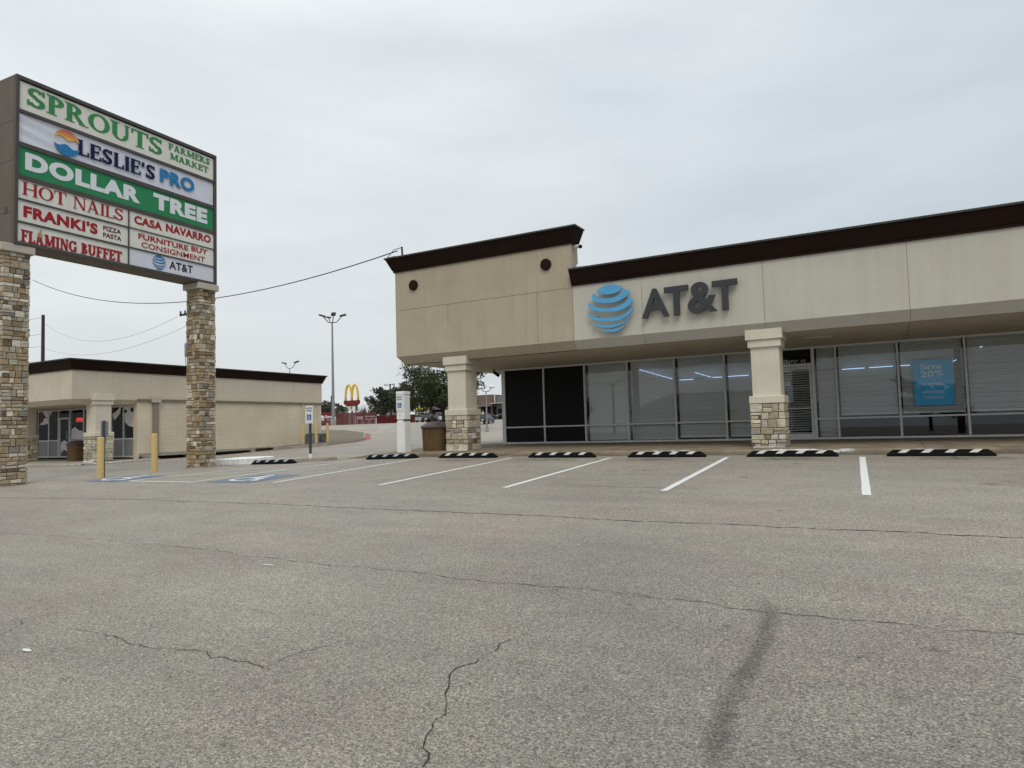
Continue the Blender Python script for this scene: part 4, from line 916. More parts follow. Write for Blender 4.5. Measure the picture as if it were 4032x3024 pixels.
serif(plT, 'FLAMING', .11*S, 1.48*S, 4.90*S, 5.20*S, .27, .14, .09, .11, gap=.03).build('lettering', m_red, p); serif(plT, 'BUFFET', 1.59*S, 2.73*S, 4.91*S, 5.20*S, .27, .14, .09, .11, gap=.03).build('lettering', m_red, p)
flat(plT, [((.55+x*.75)*S, (5.08+y*.85)*S) for x, y in ((-.05, .0), (.05, 0), (.07, .08), (.03, .14), (.05, .2), (0, .27), (.0, .19), (-.03, .13), (-.07, .09))], .016, .006, MB()).build('flame_emblem', m_flame, p)
p = panel(.614, .731, um+.014, ub, m_panel); p['label'] = 'white panel lettered CASA NAVARRO in red'
words(plT, [('CASA', 3.10*S, 3.99*S, 6.11*S, 6.35*S, .04), ('NAVARRO', 4.12*S, 5.73*S, 6.13*S, 6.37*S, .04)], m_red, p)
p = panel(.737, .871, um+.014, ub, m_panel); p['label'] = 'white panel lettered FURNITURE BUY CONSIGNMENT in red'
words(plT, [('FURNITURE', 3.23*S, 4.89*S, 5.70*S, 5.86*S, .022), ('BUY', 5.01*S, 5.61*S, 5.73*S, 5.89*S, .022), ('CONSIGNMENT', 3.33*S, 5.51*S, 5.47*S, 5.63*S, .006)], m_red, p)
p = panel(.880, 1.0, um+.014, ub, m_vinyl); p['label'] = 'pale grey panel with a blue striped globe and AT&T in black'
globe(plT, 3.90*S, 5.135*S, .205*S, .005, .005, MB()).build('globe_logo', m_lblue, p)
mb = write(plT, 'AT&T', 4.24*S, 5.06*S, 5.02*S, 5.26*S, .015, .004); mb.build('lettering', m_lblack, p)
for (yc, xc, rs) in ((8.95, -19.26, 21), (14.60, -19.50, 22)):
    r_ = random.Random(rs); hw = .29; zb = gz(xc, yc)-.06; zt = 4.60*SC
    pil = MB().box(xc-hw+.01, xc+hw-.01, yc-hw+.01, yc+hw-.01, zb-.2, zt).build('stone_pillar', m_mortar, pyl)
    s = MB(); stones(s, xc-hw, xc+hw, yc-hw, yc+hw, zb, zt, .085, .19, .10, .27, .032, r_); s.build('stone_veneer', m_stone, pil)
    MB().box(xc-.39, xc+.39, yc-.39, yc+.39, zt+.002, v_a-.002).build('pillar_cap', m_capst, pil, bevel=.02)
    MB().box(xc-.33, xc+.33, yc-.33, yc+.33, zb-.1, zb+.045).build('pillar_footing', m_crack, pil)

# ------------------------------------------------------------------ wheel stops
def wheel_stop(m_stripe, label):
    t = thing('wheel_stop', (0, 0, 0), label, 'wheel stop', 'rubber wheel stops along the kerb')
    b = MB(); n = []
    for x, k in ((-.92, .25), (-.80, 1), (.80, 1), (.92, .25)):
        h = .115*k+.01; n.append([(x, -.085, 0), (x, -.085, .03), (x, -.045, h), (x, .045, h), (x, .085, .03), (x, .085, 0)])
    vs_ = [p for r in n for p in r]; fs_ = [(i*6+j, i*6+(j+1) % 6, (i+1)*6+(j+1) % 6, (i+1)*6+j) for i in range(3) for j in range(6)]+[(5, 4, 3, 2, 1, 0), (18, 19, 20, 21, 22, 23)]
    b.add(vs_, fs_); b.build('stop_body', m_rub, t, bevel=.008)
    for x in (-.60, -.20, .20, .60):
        s = MB(); e = .003; sk = .05
        f = [(x-.080-sk*.8, -.070-e, .070), (x+.060-sk*.8, -.070-e, .070), (x+.070+sk*.6, -.046-e, .1245), (x-.070+sk*.6, -.046-e, .1245), (x-.06+sk, -.005, .126+e), (x+.07+sk, -.005, .126+e)]
        s.add(f, [(0, 1, 2, 3), (3, 2, 5, 4)]); s.build('stripe', m_stripe, t)
    return t
ws_w = wheel_stop(m_strw, 'x'); ws_b = wheel_stop(m_strb, 'x')
stops = [(-16.88, 15.2, ws_b, 'black wheel stop with dull blue stripes before the kerb island near the sign pillar', 0), (-12.88, 16.0, ws_b, 'black wheel stop with dull blue stripes in front of the white parking post', 1),
         (-10.27, 16.02, ws_w, 'black wheel stop with white stripes in front of the stone column by the trash bin', 0), (-7.43, 16.0, ws_w, 'black wheel stop with white stripes in front of the black window panels', 1),
         (-4.72, 16.0, ws_w, 'black wheel stop with white stripes below the window just left of the door column', 1), (-1.97, 16.02, ws_w, 'black wheel stop with white stripes in front of the stone column beside the door', 1), (.76, 16.02, ws_w, 'black wheel stop with white stripes below the window with the blue poster', 1)]
for x, y, src, lab, cp in stops:
    o = copy_tree(src) if cp else src
    o.location = (x, y, gz(x, y)+.004); o.rotation_euler = (math.atan(.0375), math.atan((gz(x-.8, y)-gz(x+.8, y))/-1.6)*-1, rad(random.uniform(-.8, .8))); o['label'] = lab

# ------------------------------------------------------------------ posts, signs, bins near the store
def bollard(loc, h, r, label, group, m=m_yel):
    t = tag(MB().lathe([(r, 0), (r, h-.02), (r*.93, h+.004), (r*.6, h+.018), (0.01, h+.022)], loc, 20).build('bollard', m, loc=loc, smooth=False), label, 'bollard', group)
    return t
b1 = G(395, 1881); b2 = G(608, 1857)
bollard((b1.x, b1.y, b1.z-.02), 1.06, .085, 'faded yellow steel bollard with a thin dark sign on edge rising behind its top', 'yellow bollards by the sign')
bollard((b2.x, b2.y, b2.z-.02), 1.10, .085, 'faded yellow steel bollard nearer the right stone sign pillar', 'yellow bollards by the sign')
# edge-on sign behind first bollard
t = thing('parking_sign', (b1.x-.05, b1.y+.12, b1.z), 'narrow grey parking sign seen edge on above a yellow bollard', 'sign')
MB().box(b1.x-.07, b1.x-.03, b1.y+.10, b1.y+.14, b1.z, b1.z+1.5).build('post', m_dsteel, t)
MB().obox((b1.x-.03, b1.y+.02, b1.z+1.08), (.012, .004, 0), (-.12, .26, 0), (0, 0, .40)).build('sign_plate', m_steel, t)
def access_sign_plate(pl, w, h, parent):
    mb = MB(); mb.prism([pl.pt(-w/2, 0), pl.pt(w/2, 0), pl.pt(w/2, h), pl.pt(-w/2, h)], pl.n*.006); sp = mb.build('sign_plate', m_signw, parent)
    words(pl, [('RESERVED', -w*.42, w*.42, h*.80, h*.90, .02), ('PARKING', -w*.36, w*.36, h*.66, h*.76, .02)], m_signg, sp, .001, .0075)
    s = w*.58; cy = h*.34
    mb = MB(); mb.prism([pl.pt(-s/2, cy-s/2, .0065), pl.pt(s/2, cy-s/2, .0065), pl.pt(s/2, cy+s/2, .0065), pl.pt(-s/2, cy+s/2, .0065)], pl.n*.001); mb.build('blue_field', m_signb, sp)
    wheelchair(pl, 0, cy, s*.85, .0085, .001, MB()).build('access_symbol', m_signw, sp); return sp
q = G(1222, 1806); q = Vector((-16.15, 16.02, 0)); q.z = gz(q.x, q.y)+.11
t = thing('accessible_parking_sign', q, 'white and blue accessible parking sign on a slim steel post standing on the kerb island', 'sign')
MB().box(q.x-.03, q.x+.03, q.y-.03, q.y+.03, q.z-.02, q.z+1.62).build('post', m_dsteel, t)
MB().tube([(q.x, q.y, q.z-.02), (q.x, q.y, q.z+.12)], .05, 12).build('post_sleeve', m_whp, t)
access_sign_plate(Plane((q.x, q.y-.035, q.z+1.08), (1, .05, 0), (0, 0, 1)), .31, .56, t)
q = Vector((-13.17, 16.95, 0)); q.z = walk_z(q.x, q.y)
t = thing('parking_post', q, 'thick square white painted post with a blue accessible parking sign beside the trash bin', 'post')
h0 = .15
MB().lathe([(h0*.98, -.02), (h0*.96, .98), (h0*.92, 1.0)], q, 4, None, rad(45)).v
def sqpost(prof, nm):
    mb = MB(); n = len(prof); vs_ = []
    for r, z in prof: vs_ += [(q.x-r, q.y-r, q.z+z), (q.x+r, q.y-r, q.z+z), (q.x+r, q.y+r, q.z+z), (q.x-r, q.y+r, q.z+z)]
    mb.add(vs_, [(i*4+k, i*4+(k+1) % 4, (i+1)*4+(k+1) % 4, (i+1)*4+k) for i in range(n-1) for k in range(4)]+[(3, 2, 1, 0), tuple(range(4*n-4, 4*n))])
    return mb.build(nm, m_whp, t, bevel=.012)
sqpost([(.155, -.02), (.150, .93), (.132, .965)], 'post_base'); sqpost([(.120, .965), (.120, .99)], 'post_neck'); sqpost([(.134, .99), (.15, 1.01), (.142, 1.76), (.158, 1.77), (.158, 1.86)], 'post_top')
access_sign_plate(Plane((q.x-.02, q.y-.158, q.z+1.26), (1, 0, 0), (0, 0, 1)), .25, .50, t)
MB().box(q.x-.05, q.x-.01, q.y-.150, q.y-.147, q.z+1.10, q.z+1.125).build('paint_scar', m_dsteel, t)
MB().box(q.x+.10, q.x+.158, q.y-.162, q.y+.1, q.z+.955, q.z+.985).build('strap', m_dsteel, t)
def trash_bin(loc, label, s=1.0):
    t = thing('trash_bin', loc, label, 'trash bin', 'brown aggregate trash bins')
    MB().lathe([(.325, -.01), (.335, .02), (.36, .70), (.35, .705)], (0, 0, 0), 40, 4.2).build('bin_body', m_agg, None)
    o = bpy.data.objects[-1] if False else [x for x in COL.objects if x.name.startswith('bin_body')][-1]; o.parent = t
    l = MB().lathe([(.385, .695), (.40, .70), (.405, .745), (.39, .765), (.30, .83), (.21, .885), (.08, .90), (.01, .90)], (0, 0, 0), 40, 3.6).build('bin_lid', m_lid, None); l.parent = t
    return t
trash_bin((-12.55, 17.75, walk_z(-12.55, 17.75)), 'brown pebble finished trash bin with a dark domed lid between white post and stone column')

# cameras and roof bits
t = thing('security_camera', (-12.55, 21.7, 2.0), 'black bullet security camera under the soffit above the black window panels', 'camera')
MB().tube([(-12.62, 21.6, 2.1), (-12.62, 21.6, 1.98)], .035, 12).build('bracket', m_dsteel, t)
MB().tube([(-12.63, 21.62, 1.99), (-12.36, 21.45, 1.86)], [.06, .065], 14).build('camera_body', m_lblack, t)
c = P(2262, 970, 17.6)
t = thing('security_camera', c, 'white bullet security camera on the end of the raised parapet', 'camera')
MB().tube([(-7.66, 17.75, c.z+.02), (-7.52, 17.7, c.z+.02), (-7.40, 17.6, c.z-.03)], .05, 12).build('camera_body', m_signw, t)
MB().tube([(-7.40, 17.6, c.z-.03), (-7.36, 17.56, c.z-.045)], .052, 12).build('lens', m_lblack, t)
c = P(2285, 1044, 17.6)
t = thing('flood_light', (c.x, 17.7, 4.33), 'small white floodlight on the low roof edge beside the raised parapet', 'flood light')
MB().tube([(c.x-.12, 17.6, 4.40), (c.x+.12, 17.75, 4.42)], [.075, .05], 14).build('lamp_head', m_signw, t)
MB().box(c.x-.02, c.x+.02, 17.66, 17.70, 4.32, 4.39).build('bracket', m_steel, t)
mast = thing('service_mast', (-13.3, 19.4, 5.5), 'thin dark electric service mast rising behind the parapet cornice', 'mast')
mt = P(1582, 972, 18.6); mbt = P(1587, 1010, 18.6)
MB().tube([mbt+Vector((0, 0, -.4)), mt], .035, 8).build('pole', m_dsteel, mast)
MB().tube([mt+Vector((.0, 0, -.02)), mt+Vector((-.3, -.05, -.07)), mt+Vector((-.55, -.1, -.32))], .012, 6).build('drip_loop', m_lblack, mast)
MB().tube([mt+Vector((.0, 0, -.32)), mt+Vector((-.3, -.05, -.30)), mt+Vector((-.62, -.1, -.33))], .012, 6).build('drip_loop', m_lblack, mast)

def cable(a, b, sag, r, label, n=28, group='overhead cables'):
    a, b = Vector(a), Vector(b); pts = []
    for i in range(n+1):
        k = i/n; p = a.lerp(b, k); p.z -= sag*4*k*(1-k); pts.append(p)
    base = a if a.z < b.z else b
    return tag(MB().tube(pts, r, 5).build('overhead_cable', m_lblack, loc=base), label, 'cable', group)
cable(P(128, 1102, 26), P(1565, 988, 18.6), 1.75, .020, 'thick black service cable sagging from the sign pillar to the parapet mast')

# ------------------------------------------------------------------ second building
bz = -.93; XB = -28.8
bld = thing('retail_building', (XB-5, 20, bz), 'low cream retail building with painted brick side wall and brown cornice behind the sign', 'building')
yf, yr, zf0, zf1 = 15.66, 29.5, 1.63, 2.83
mb = MB(); xl = -60
mb.add([(XB, yf, zf0), (XB, yf, zf1), (XB, yr, zf1), (XB, yr, zf0), (xl, yf, zf0), (xl, yf, zf1), (XB-.2, yf+.2, zf0-.2), (xl, yf+.2, zf0-.2), (XB-.2, 18.42, zf0-.2), (XB, 18.42, zf0), (xl, yr, zf1), (xl, yr, zf0)],
       [(4, 0, 1, 5), (0, 9, 3, 2, 1), (4, 7, 6, 0), (0, 6, 8, 9), (3, 11, 10, 2), (5, 1, 2, 10)])
mb.build('fascia', m_cream2, bld)
MB().box(xl, XB-.205, yf+.205, 18.7, zf0-.19, zf0-.15).build('soffit', m_soff, bld)
mb = MB(); mb.box(XB-.30, XB-.03, 18.42, yr-.03, -1.02, zf0); w2 = mb.build('brick_wall', m_brick, bld)
mb = MB(); mb.box(XB-.05, XB+.045, 18.40, yr+.03, zf0-.045, zf0+.05); mb.build('drip_moulding', mat('moulding_brown', (.19, .16, .115), rough=.8, noise=.1), bld)
# cornice round front and side
def cornice2():
    H = .43; zb = zf1-.01
    for prof, nm, m in (([(0.01, zb-.02), (.05, zb-.02), (.06, zb+.03), (.2, zb+H-.07), (.2, zb+H-.05)], 'cornice', m_trim), ([(.19, zb+H-.05), (.25, zb+H-.05), (.25, zb+H), (-.3, zb+H)], 'coping', m_cop)):
        mb = MB(); rows = [[(xl, yf-o, z), (XB+o, yf-o, z), (XB+o, yr+o, z), (xl, yr+o, z)] for o, z in prof]; k = 4
        mb.add([p for r in rows for p in r], [(i*k+j, i*k+j+1, (i+1)*k+j+1, (i+1)*k+j) for i in range(len(rows)-1) for j in range(3)]); mb.build(nm, m, bld)
cornice2()
MB().box(xl, XB-.2, yf+.3, yr, zf1+.2, zf1+.3).build('roof', m_cop, bld)
store_column(-28.98, 16.85, bz, bld, .78, random.Random(31), m_stone2, 2.66)
store_column(-34.75, 16.85, bz, bld, .78, random.Random(32), m_stone2, 2.66)
# downspout pilaster
ds = P(470, 1700, 18.5); yd = XB/ray(611, 1700).x
MB().box(XB-.03, XB+.09, yd-.12, yd+.12, -1.0, zf0-.05).build('downspout', mat('downspout_tan', (.26, .22, .16), rough=.7), bld)
MB().box(XB-.03, XB+.15, yd-.2, yd+.2, zf0-.1, zf0+.16).build('downspout_head', m_capst, bld)
# side-wall conduits and meter boxes with a mural
for k, px in enumerate((1193, 1212, 1232, 1252)):
    y = XB/ray(px, 1640).x; MB().box(XB-.03, XB+.03, y-.03, y+.03, -.4 if k else .2, zf0-.05).build('conduit', m_soff, bld)
# storefront of the second building
YW = 18.6; wx = lambda px: ray(px, 1700).x*YW
fr2 = [(152, 195, 'w'), (195, 233, 'w'), (233, 278, 'door'), (278, 332, 'w'), (332, 395, 'w'), (395, 440, 'w'), (440, 489, 'w'), (489, 531, 'w')]
m_glass2 = glass('retail_glass', ior=1.45, gain=.3); m_spand = mat('grey_spandrel', (.30, .30, .29), rough=.6, noise=.06); m_maroon = mat('maroon_print', (.10, .03, .045), rough=.5, noise=.5, nscale=5); m_pprint = mat('white_print', (.80, .76, .78), rough=.5, noise=.08, nscale=3)
def z2w(x, y): r = ray(100+x/4.809, 1550+y/4.809); return (r.x*YW, r.z*YW)
zrail = z2w(1700, 860)[1]; zsill = z2w(1700, 1205)[1]; ztop2 = zf0-.2
for a, b, kd in fr2:
    xa, xb = wx(a), wx(b); f = MB(); e = .035
    f.box(xa, xa+e, YW-.05, YW+.05, zsill, ztop2); f.box(xb-e, xb, YW-.05, YW+.05, zsill, ztop2); f.box(xa+e, xb-e, YW-.05, YW+.05, zsill, zsill+.06); f.box(xa+e, xb-e, YW-.05, YW+.05, ztop2-.05, ztop2)
    if kd == 'door':
        zt_ = z2w(750, 470)[1]; f.box(xa+e, xb-e, YW-.05, YW+.05, zt_-.04, zt_+.04); f.box(xa+e, xa+.13, YW-.03, YW+.03, zsill+.06, zt_-.04); f.box(xb-.13, xb-e, YW-.03, YW+.03, zsill+.06, zt_-.04); w = f.build('door', m_alu, bld)
        MB().box(xb-.18, xb-.15, YW-.1, YW-.06, .0, .4).build('handle', m_steel, w)
        MB().quad((xa+e, YW, zsill+.06), (xb-e, YW, zsill+.06), (xb-e, YW, ztop2-.05), (xa+e, YW, ztop2-.05)).build('pane', m_glass2, w)
    else:
        f.box(xa+e, xb-e, YW-.05, YW+.05, zrail-.03, zrail+.03); w = f.build('window', m_alu, bld)
        MB().quad((xa+e, YW, zrail+.03), (xb-e, YW, zrail+.03), (xb-e, YW, ztop2-.05), (xa+e, YW, ztop2-.05)).build('pane', m_glass2, w)
        if not (278 <= a < 332): MB().box(xa+e, xb-e, YW-.01, YW+.01, zsill+.06, zrail-.03).build('spandrel', m_spand, w)
plW = Plane((0, YW-.012, 0), (1, 0, 0), (0, 0, 1))
def deco(pts, m, nm='window_print', d=0): flat(plW, [z2w(*p) for p in pts], d, .004, MB()).build(nm, m, bld)
deco([(340, 255), (510, 250), (520, 330), (470, 440), (400, 450), (350, 380)], m_pprint); deco([(262, 260), (340, 258), (350, 420), (375, 500), (300, 590), (262, 570)], m_maroon)
deco([(270, 590), (340, 540), (370, 460), (440, 458), (440, 570), (350, 595)], m_pprint, d=.005); deco([(510, 250), (645, 245), (635, 380), (580, 435), (530, 400)], m_maroon, d=.005)
deco([(672, 1185), (672, 980), (690, 910), (745, 885), (800, 905), (820, 960), (818, 1185)], m_pprint); deco([(680, 1180), (690, 1110), (740, 1060), (810, 1100), (815, 1180)], m_maroon, d=.005)
deco([(870, 860), (878, 680), (940, 630), (985, 660), (1010, 690), (1100, 710), (1105, 860)], m_pprint)
deco([(1540, 155), (1740, 155), (1745, 240), (1690, 330), (1640, 385), (1570, 340)], m_maroon); deco([(1650, 400), (1740, 320), (1830, 210), (1800, 380), (1700, 505)], m_pprint, d=.005)
deco([(1870, 150), (2070, 150), (2070, 635), (1960, 610), (1895, 540), (1880, 440)], m_pprint); deco([(1990, 300), (2020, 262), (2070, 265), (2070, 360), (2010, 340)], m_lblack, d=.005); deco([(1800, 335), (1870, 300), (1930, 310), (1930, 350), (1850, 380)], m_lblack, d=.005)
mb = MB(); mb.box(-58, XB-.35, 22.5, 22.6, -1, 1.6); mb.box(-58, XB-.35, YW+.1, 22.5, -.97, -.95); mb.box(-58, XB-.35, YW+.1, 22.6, 1.6, 1.65); mb.box(-58.1, -58, YW+.1, 22.6, -1, 1.65); mb.box(XB-.36, XB-.31, YW+.1, 22.6, -1, 1.6); mb.box(-60, -37.77, YW-.1, YW+.1, -1, 1.5); mb.build('interior', m_dark, bld)
# neon
nA, nB = z2w(930, 540), z2w(1060, 452); plN = Plane((0, YW+.08, 0), (1, 0, 0), (0, 0, 1))
t = tag(write(plN, 'OPEN', nA[0], nB[0], nA[1], nB[1], .01, .006).build('neon_sign', emis('neon_red', (1.0, .06, .05), .9), loc=(nA[0], YW+.08, nA[1])), 'small red glowing OPEN sign inside the window of the second building', 'neon sign')
# its pavement
mb = MB(); sx2 = [-50+1.0*i for i in range(21)]+[-29, -28.2, -27.6]; 
def w2z(X, Y): return bz-.012*(18.6-Y)
mb.add([(x, y, w2z(x, y)-(0.03 if y < 15.4 else 0)) for y in (15.36, 15.4, 16, 17, 18.7) for x in sx2]+[(x, 15.34, gz(x, 15.3)-.1) for x in sx2],
       [(j*len(sx2)+i, j*len(sx2)+i+1, (j+1)*len(sx2)+i+1, (j+1)*len(sx2)+i) for j in range(4) for i in range(len(sx2)-1)]+[(5*len(sx2)+i, 5*len(sx2)+i+1, i+1, i) for i in range(len(sx2)-1)])
n_ = len(sx2); mb.add([(-27.6, y, w2z(0, y)-(0.03 if y < 15.4 else 0)) for y in (15.36, 16, 17, 18.7)]+[(-27.58, y, gz(-27.6, y)-.1) for y in (15.36, 16, 17, 18.7)], [(0, 1, 5, 4), (1, 2, 6, 5), (2, 3, 7, 6)])
tag(mb.build('pavement', m_concg), kind='structure')
mb = MB(); 
for i in range(9):
    y = 15.5+i*.36
    for zz, dd in ((0, 0),): pass
    for x_, z_ in ((-27.573, gz(-27.6, y)+.02), (-27.573, w2z(0, y)-.02), (-27.62, w2z(0, y)+.004), (-27.85, w2z(0, y)+.004)): mb.v.append((x_, y, z_)); mb.att.append(.9 if x_ > -27.7 else .01)
mb.f += [(i*4+k, i*4+k+1, (i+1)*4+k+1, (i+1)*4+k) for i in range(8) for k in range(3)]
tag(mb.build('pavement_paint', m_wpatch), kind='structure')
trash = None
bins = [o for o in COL.objects if o.name == 'trash_bin'][0]
o = copy_tree(bins); xb_ = wx(308); o.location = (ray(307, 1800).x*17.3, 17.3, w2z(0, 17.3)); o['label'] = 'brown trash bin standing in front of the second building window beside its column'; o.scale = (1, 1, 1.0)
# concrete drain beams along the foot of the brick wall
mb = MB(); y = 18.9
while y < yr-.3:
    l = 1.9; y2 = min(y+l, yr); zt_ = -.86+.012*(y-18.4)
    y = y2+.0
mb = MB(); x_ = XB+.12
for y0_, y1_ in ((18.6, 20.6), (20.6, 24.2), (24.2, 28.4)):
    zt_ = -.80+.014*((y0_+y1_)/2-18)
    mb.box(XB-.1, XB+.32, y0_, y1_, zt_-.05, zt_); mb.box(XB+.05, XB+.32, y0_, y0_+.28, zt_-.45, zt_-.05)
mb.box(XB-.05, XB+.34, 28.4, 29.6, -1.0, -.58); mb.box(XB-.02, XB+.0, 18.5, 28.5, -1.25, -.7)
o = mb.build('drain_beam', m_concg, bld)
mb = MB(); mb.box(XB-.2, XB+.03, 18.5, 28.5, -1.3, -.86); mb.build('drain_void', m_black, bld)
for px, py, top in ((1193, 1757, 1676), (1245, 1751, 1672), (1290, 1748, 1668)):
    Yb = (-27.9)/ray(px, py).x; p0 = P(px, py, Yb); p1 = P(px, top, Yb)
    lab = {1193: 'slim faded yellow bollard just left of the meter boxes', 1245: 'slim faded yellow bollard in front of the meter boxes', 1290: 'slim faded yellow bollard standing free on the dirt island'}[px]
    bollard((p0.x, p0.y, min(p0.z, gz(p0.x, p0.y)+.1)), p1.z-min(p0.z, gz(p0.x, p0.y)+.1), .075, lab, 'slim bollards at the brick wall end')
m_mural = mat('grey_utility_box', (.20, .21, .20), rough=.6, col2=(.03, .035, .035), nscale=4)
for k, (pa, pb) in enumerate(((1200, 1239), (1247, 1266))):
    ya, yb2 = XB/ray(pa, 1730).x, XB/ray(pb, 1730).x; za, zb2 = P(pa, 1753, ya).z, P(pb, 1707, yb2).z
    t = thing('meter_box', (XB+.3, (ya+yb2)/2, za), ('wide' if k == 0 else 'narrow')+' weathered grey utility box against the brick wall end', 'utility box', 'utility boxes at the brick wall')
    MB().box(XB+.05, XB+.45, ya, yb2-.05, za-.1, zb2).build('cabinet', m_mural, t, bevel=.015)
    MB().box(XB+.452, XB+.465, ya+.08, yb2-.13, za+.06, zb2-.08).build('cabinet_door', m_steel if k == 0 else m_mural, t)

# ------------------------------------------------------------------ poles and far lights
def light_pole(px, pyb, pyt, Y, heads, label, r0=.16, head_m=m_dsteel, armw=1.0, zb=None):
    b = P(px, pyb, Y); tp = P(px+(5 if heads == 4 else 0), pyt, Y); z0 = zb if zb is not None else min(b.z, gz(b.x, Y)); H = tp.z-z0; X = b.x
    t = thing('light_pole', (X, Y, z0), label, 'light pole', 'parking lot light poles')
    MB().tube([(X, Y, z0-.3), (X, Y, z0+H)], [r0, r0*.45], 12).build('pole', m_steel, t)
    MB().tube([(X, Y, z0-.2), (X, Y, z0+.7)], r0*1.6, 14).build('pole_base', m_concg, t)
    dirs = {2: [(-1, .1), (1, .1)], 4: [(-1, .5), (-.75, -.6), (.75, -.6), (1, .5)]}[heads]
    for dx, dy in dirs:
        e = Vector((X+dx*1.15*armw, Y+dy*1.15*armw, z0+H+.75*armw))
        MB().tube([(X, Y, z0+H-.05), (X+dx*.55*armw, Y+dy*.55*armw, z0+H+.02), (X+dx*.85*armw, Y+dy*.85*armw, z0+H+.35*armw), e], .05, 8).build('arm', m_dsteel, t)
        u = Vector((dx, dy, .28)).normalized(); s_ = Vector((-dy, dx, 0)).normalized(); n_ = u.cross(s_)
        if head_m is m_dsteel: MB().obox(e-u*.15-s_*.24, u*.85*armw, s_*.48, n_*.16).build('lamp_head', head_m, t, bevel=.03)
        else: MB().lathe([(.01, -.2), (.3, -.14), (.42, 0), (.3, .14), (.01, .2)], e, 16).build('lamp_head', head_m, t, smooth=True)
    return t
light_pole(1313, 1676, 1268, 57, 4, 'tall grey lot light pole with four dark lamp heads beyond the brick building', .19, armw=.82)
light_pole(1143, 1700, 1449, 80, 2, 'twin headed light pole standing far behind the brick building roof', .15)
light_pole(1918, 1700, 1541, 80, 2, 'pale lamp post with two white oval heads seen between column and black window panels', .14, m_signw, .75)
def upole(px, pyb, pyt, Y, label, arms, r=.17, transformer=False, armdir=(1, 0)):
    b, tp = P(px, pyb, Y), P(px, pyt, Y); z0 = min(b.z, gz(b.x, min(Y, 250)))
    t = thing('utility_pole', (b.x, Y, z0), label, 'utility pole', 'wooden utility poles')
    MB().tube([(b.x, Y, z0-.3), (tp.x, Y, tp.z)], [r*1.15, r*.85], 10).build('pole', m_wood, t)
    for dz, w in arms:
        z = tp.z-dz; a = MB(); a.box(tp.x-w, tp.x+w, Y-r-.12, Y-r, z-.07, z+.07); ar = a.build('crossarm', m_wood, t)
        for k in (-.95, -.6, .6, .95): MB().lathe([(.05, 0), (.09, .08), (.05, .12), (.08, .2), (.02, .26)], (tp.x+w*k, Y-r-.06, z+.07), 10).build('insulator', m_dsteel, ar)
    if transformer:
        z = tp.z-transformer
        MB().lathe([(.3, 0), (.33, .03), (.33, .95), (.3, 1.0), (.1, 1.04)], (tp.x-.55, Y-.1, z-.5), 18).build('transformer', m_steel, t)
        MB().tube([(tp.x-.95, Y-.1, z+.6), (tp.x-1.0, Y-.1, z-.6), (tp.x-.98, Y-.1, z-1.8), (tp.x-.6, Y-.1, z-2.3)], .025, 6).build('jumper_wire', m_lblack, t)
    return t, tp
pA, tA = upole(170, 1440, 1240, 52, 'dark leaning wooden utility pole behind the second building roof seen beside the left sign pillar', [], .24)
pB, tB = upole(768, 1640, 1222, 34, 'wooden utility pole with transformer mostly hidden behind the right sign pillar', [(.25, 1.5)], .14, 3.0)
upole(1304, 1625, 1558, 110, 'thin dark pole left of the tall lot light above the red banner', [], .12)
upole(1536, 1625, 1511, 130, 'far utility pole with crossarm above the dark trees', [(.3, 1.6)], .2)
a0 = tA+Vector((.3, 0, -1.2)); cable(a0, P(697, 1248, 34), 2.2, .012, 'upper thin wire sagging between the two poles behind the sign')
cable(tA+Vector((.3, 0, -4.6)), P(738, 1282, 34), 1.6, .012, 'lower thin wire sagging between the two poles behind the sign')
for py, lab in ((1248, 'top'), (1312, 'middle'), (1360, 'lowest')):
    q0 = P(172, py, 52); q1 = P(60, py+6, 40)
    cable(q0, q1, .2, .022, lab+' of the three short wires leaving the dark pole towards the left sign pillar')

# ------------------------------------------------------------------ far objects
def z4(x, y): return (1250+x/4.424, 1530+y/4.424)
# arches pole sign
Y = 140; c = P(*z4(600, 255), Y); sc = (P(*z4(730, 255), Y)-P(*z4(470, 255), Y)).length
t = thing('arches_sign', (c.x, Y, .0126*Y), 'tall golden double arch pole sign over a red base and small white message board', 'sign')
k = sc/2
mb = MB()
for s in (-1, 1):
    pts = []
    for i in range(15):
        a = math.pi*i/14; x = s*.42*k+.42*k*math.cos(a); z = 1.72*k*math.sin(a)**.75
        pts.append((c.x+x, Y, c.z+.16*k+z))
    mb.tube(pts, .115*k, 8)
mb.build('golden_arches', m_gold, t, smooth=True)
MB().add([(c.x-k, Y-.3, c.z+.28*k), (c.x+k, Y-.3, c.z+.28*k), (c.x+k, Y-.3, c.z-.05*k), (c.x+.6*k, Y-.3, c.z-.3*k), (c.x-.6*k, Y-.3, c.z-.3*k), (c.x-k, Y-.3, c.z-.05*k)]+[(c.x-k, Y+.3, c.z+.28*k), (c.x+k, Y+.3, c.z+.28*k), (c.x+k, Y+.3, c.z-.05*k), (c.x+.6*k, Y+.3, c.z-.3*k), (c.x-.6*k, Y+.3, c.z-.3*k), (c.x-k, Y+.3, c.z-.05*k)],
         [(0, 1, 2, 3, 4, 5), (6, 7, 8, 9, 10, 11)]+[(i, (i+1) % 6, 6+(i+1) % 6, 6+i) for i in range(6)]).build('red_base', m_rsign, t)
p0, p1 = P(*z4(522, 390), Y), P(*z4(664, 300), Y)
MB().box(p0.x, p1.x, Y-.2, Y+.2, p0.z, p1.z).build('message_board', m_panel, t); MB().box(p1.x, p1.x+.5, Y-.1, Y+.3, p0.z, p1.z).build('board_side', m_signg, t)
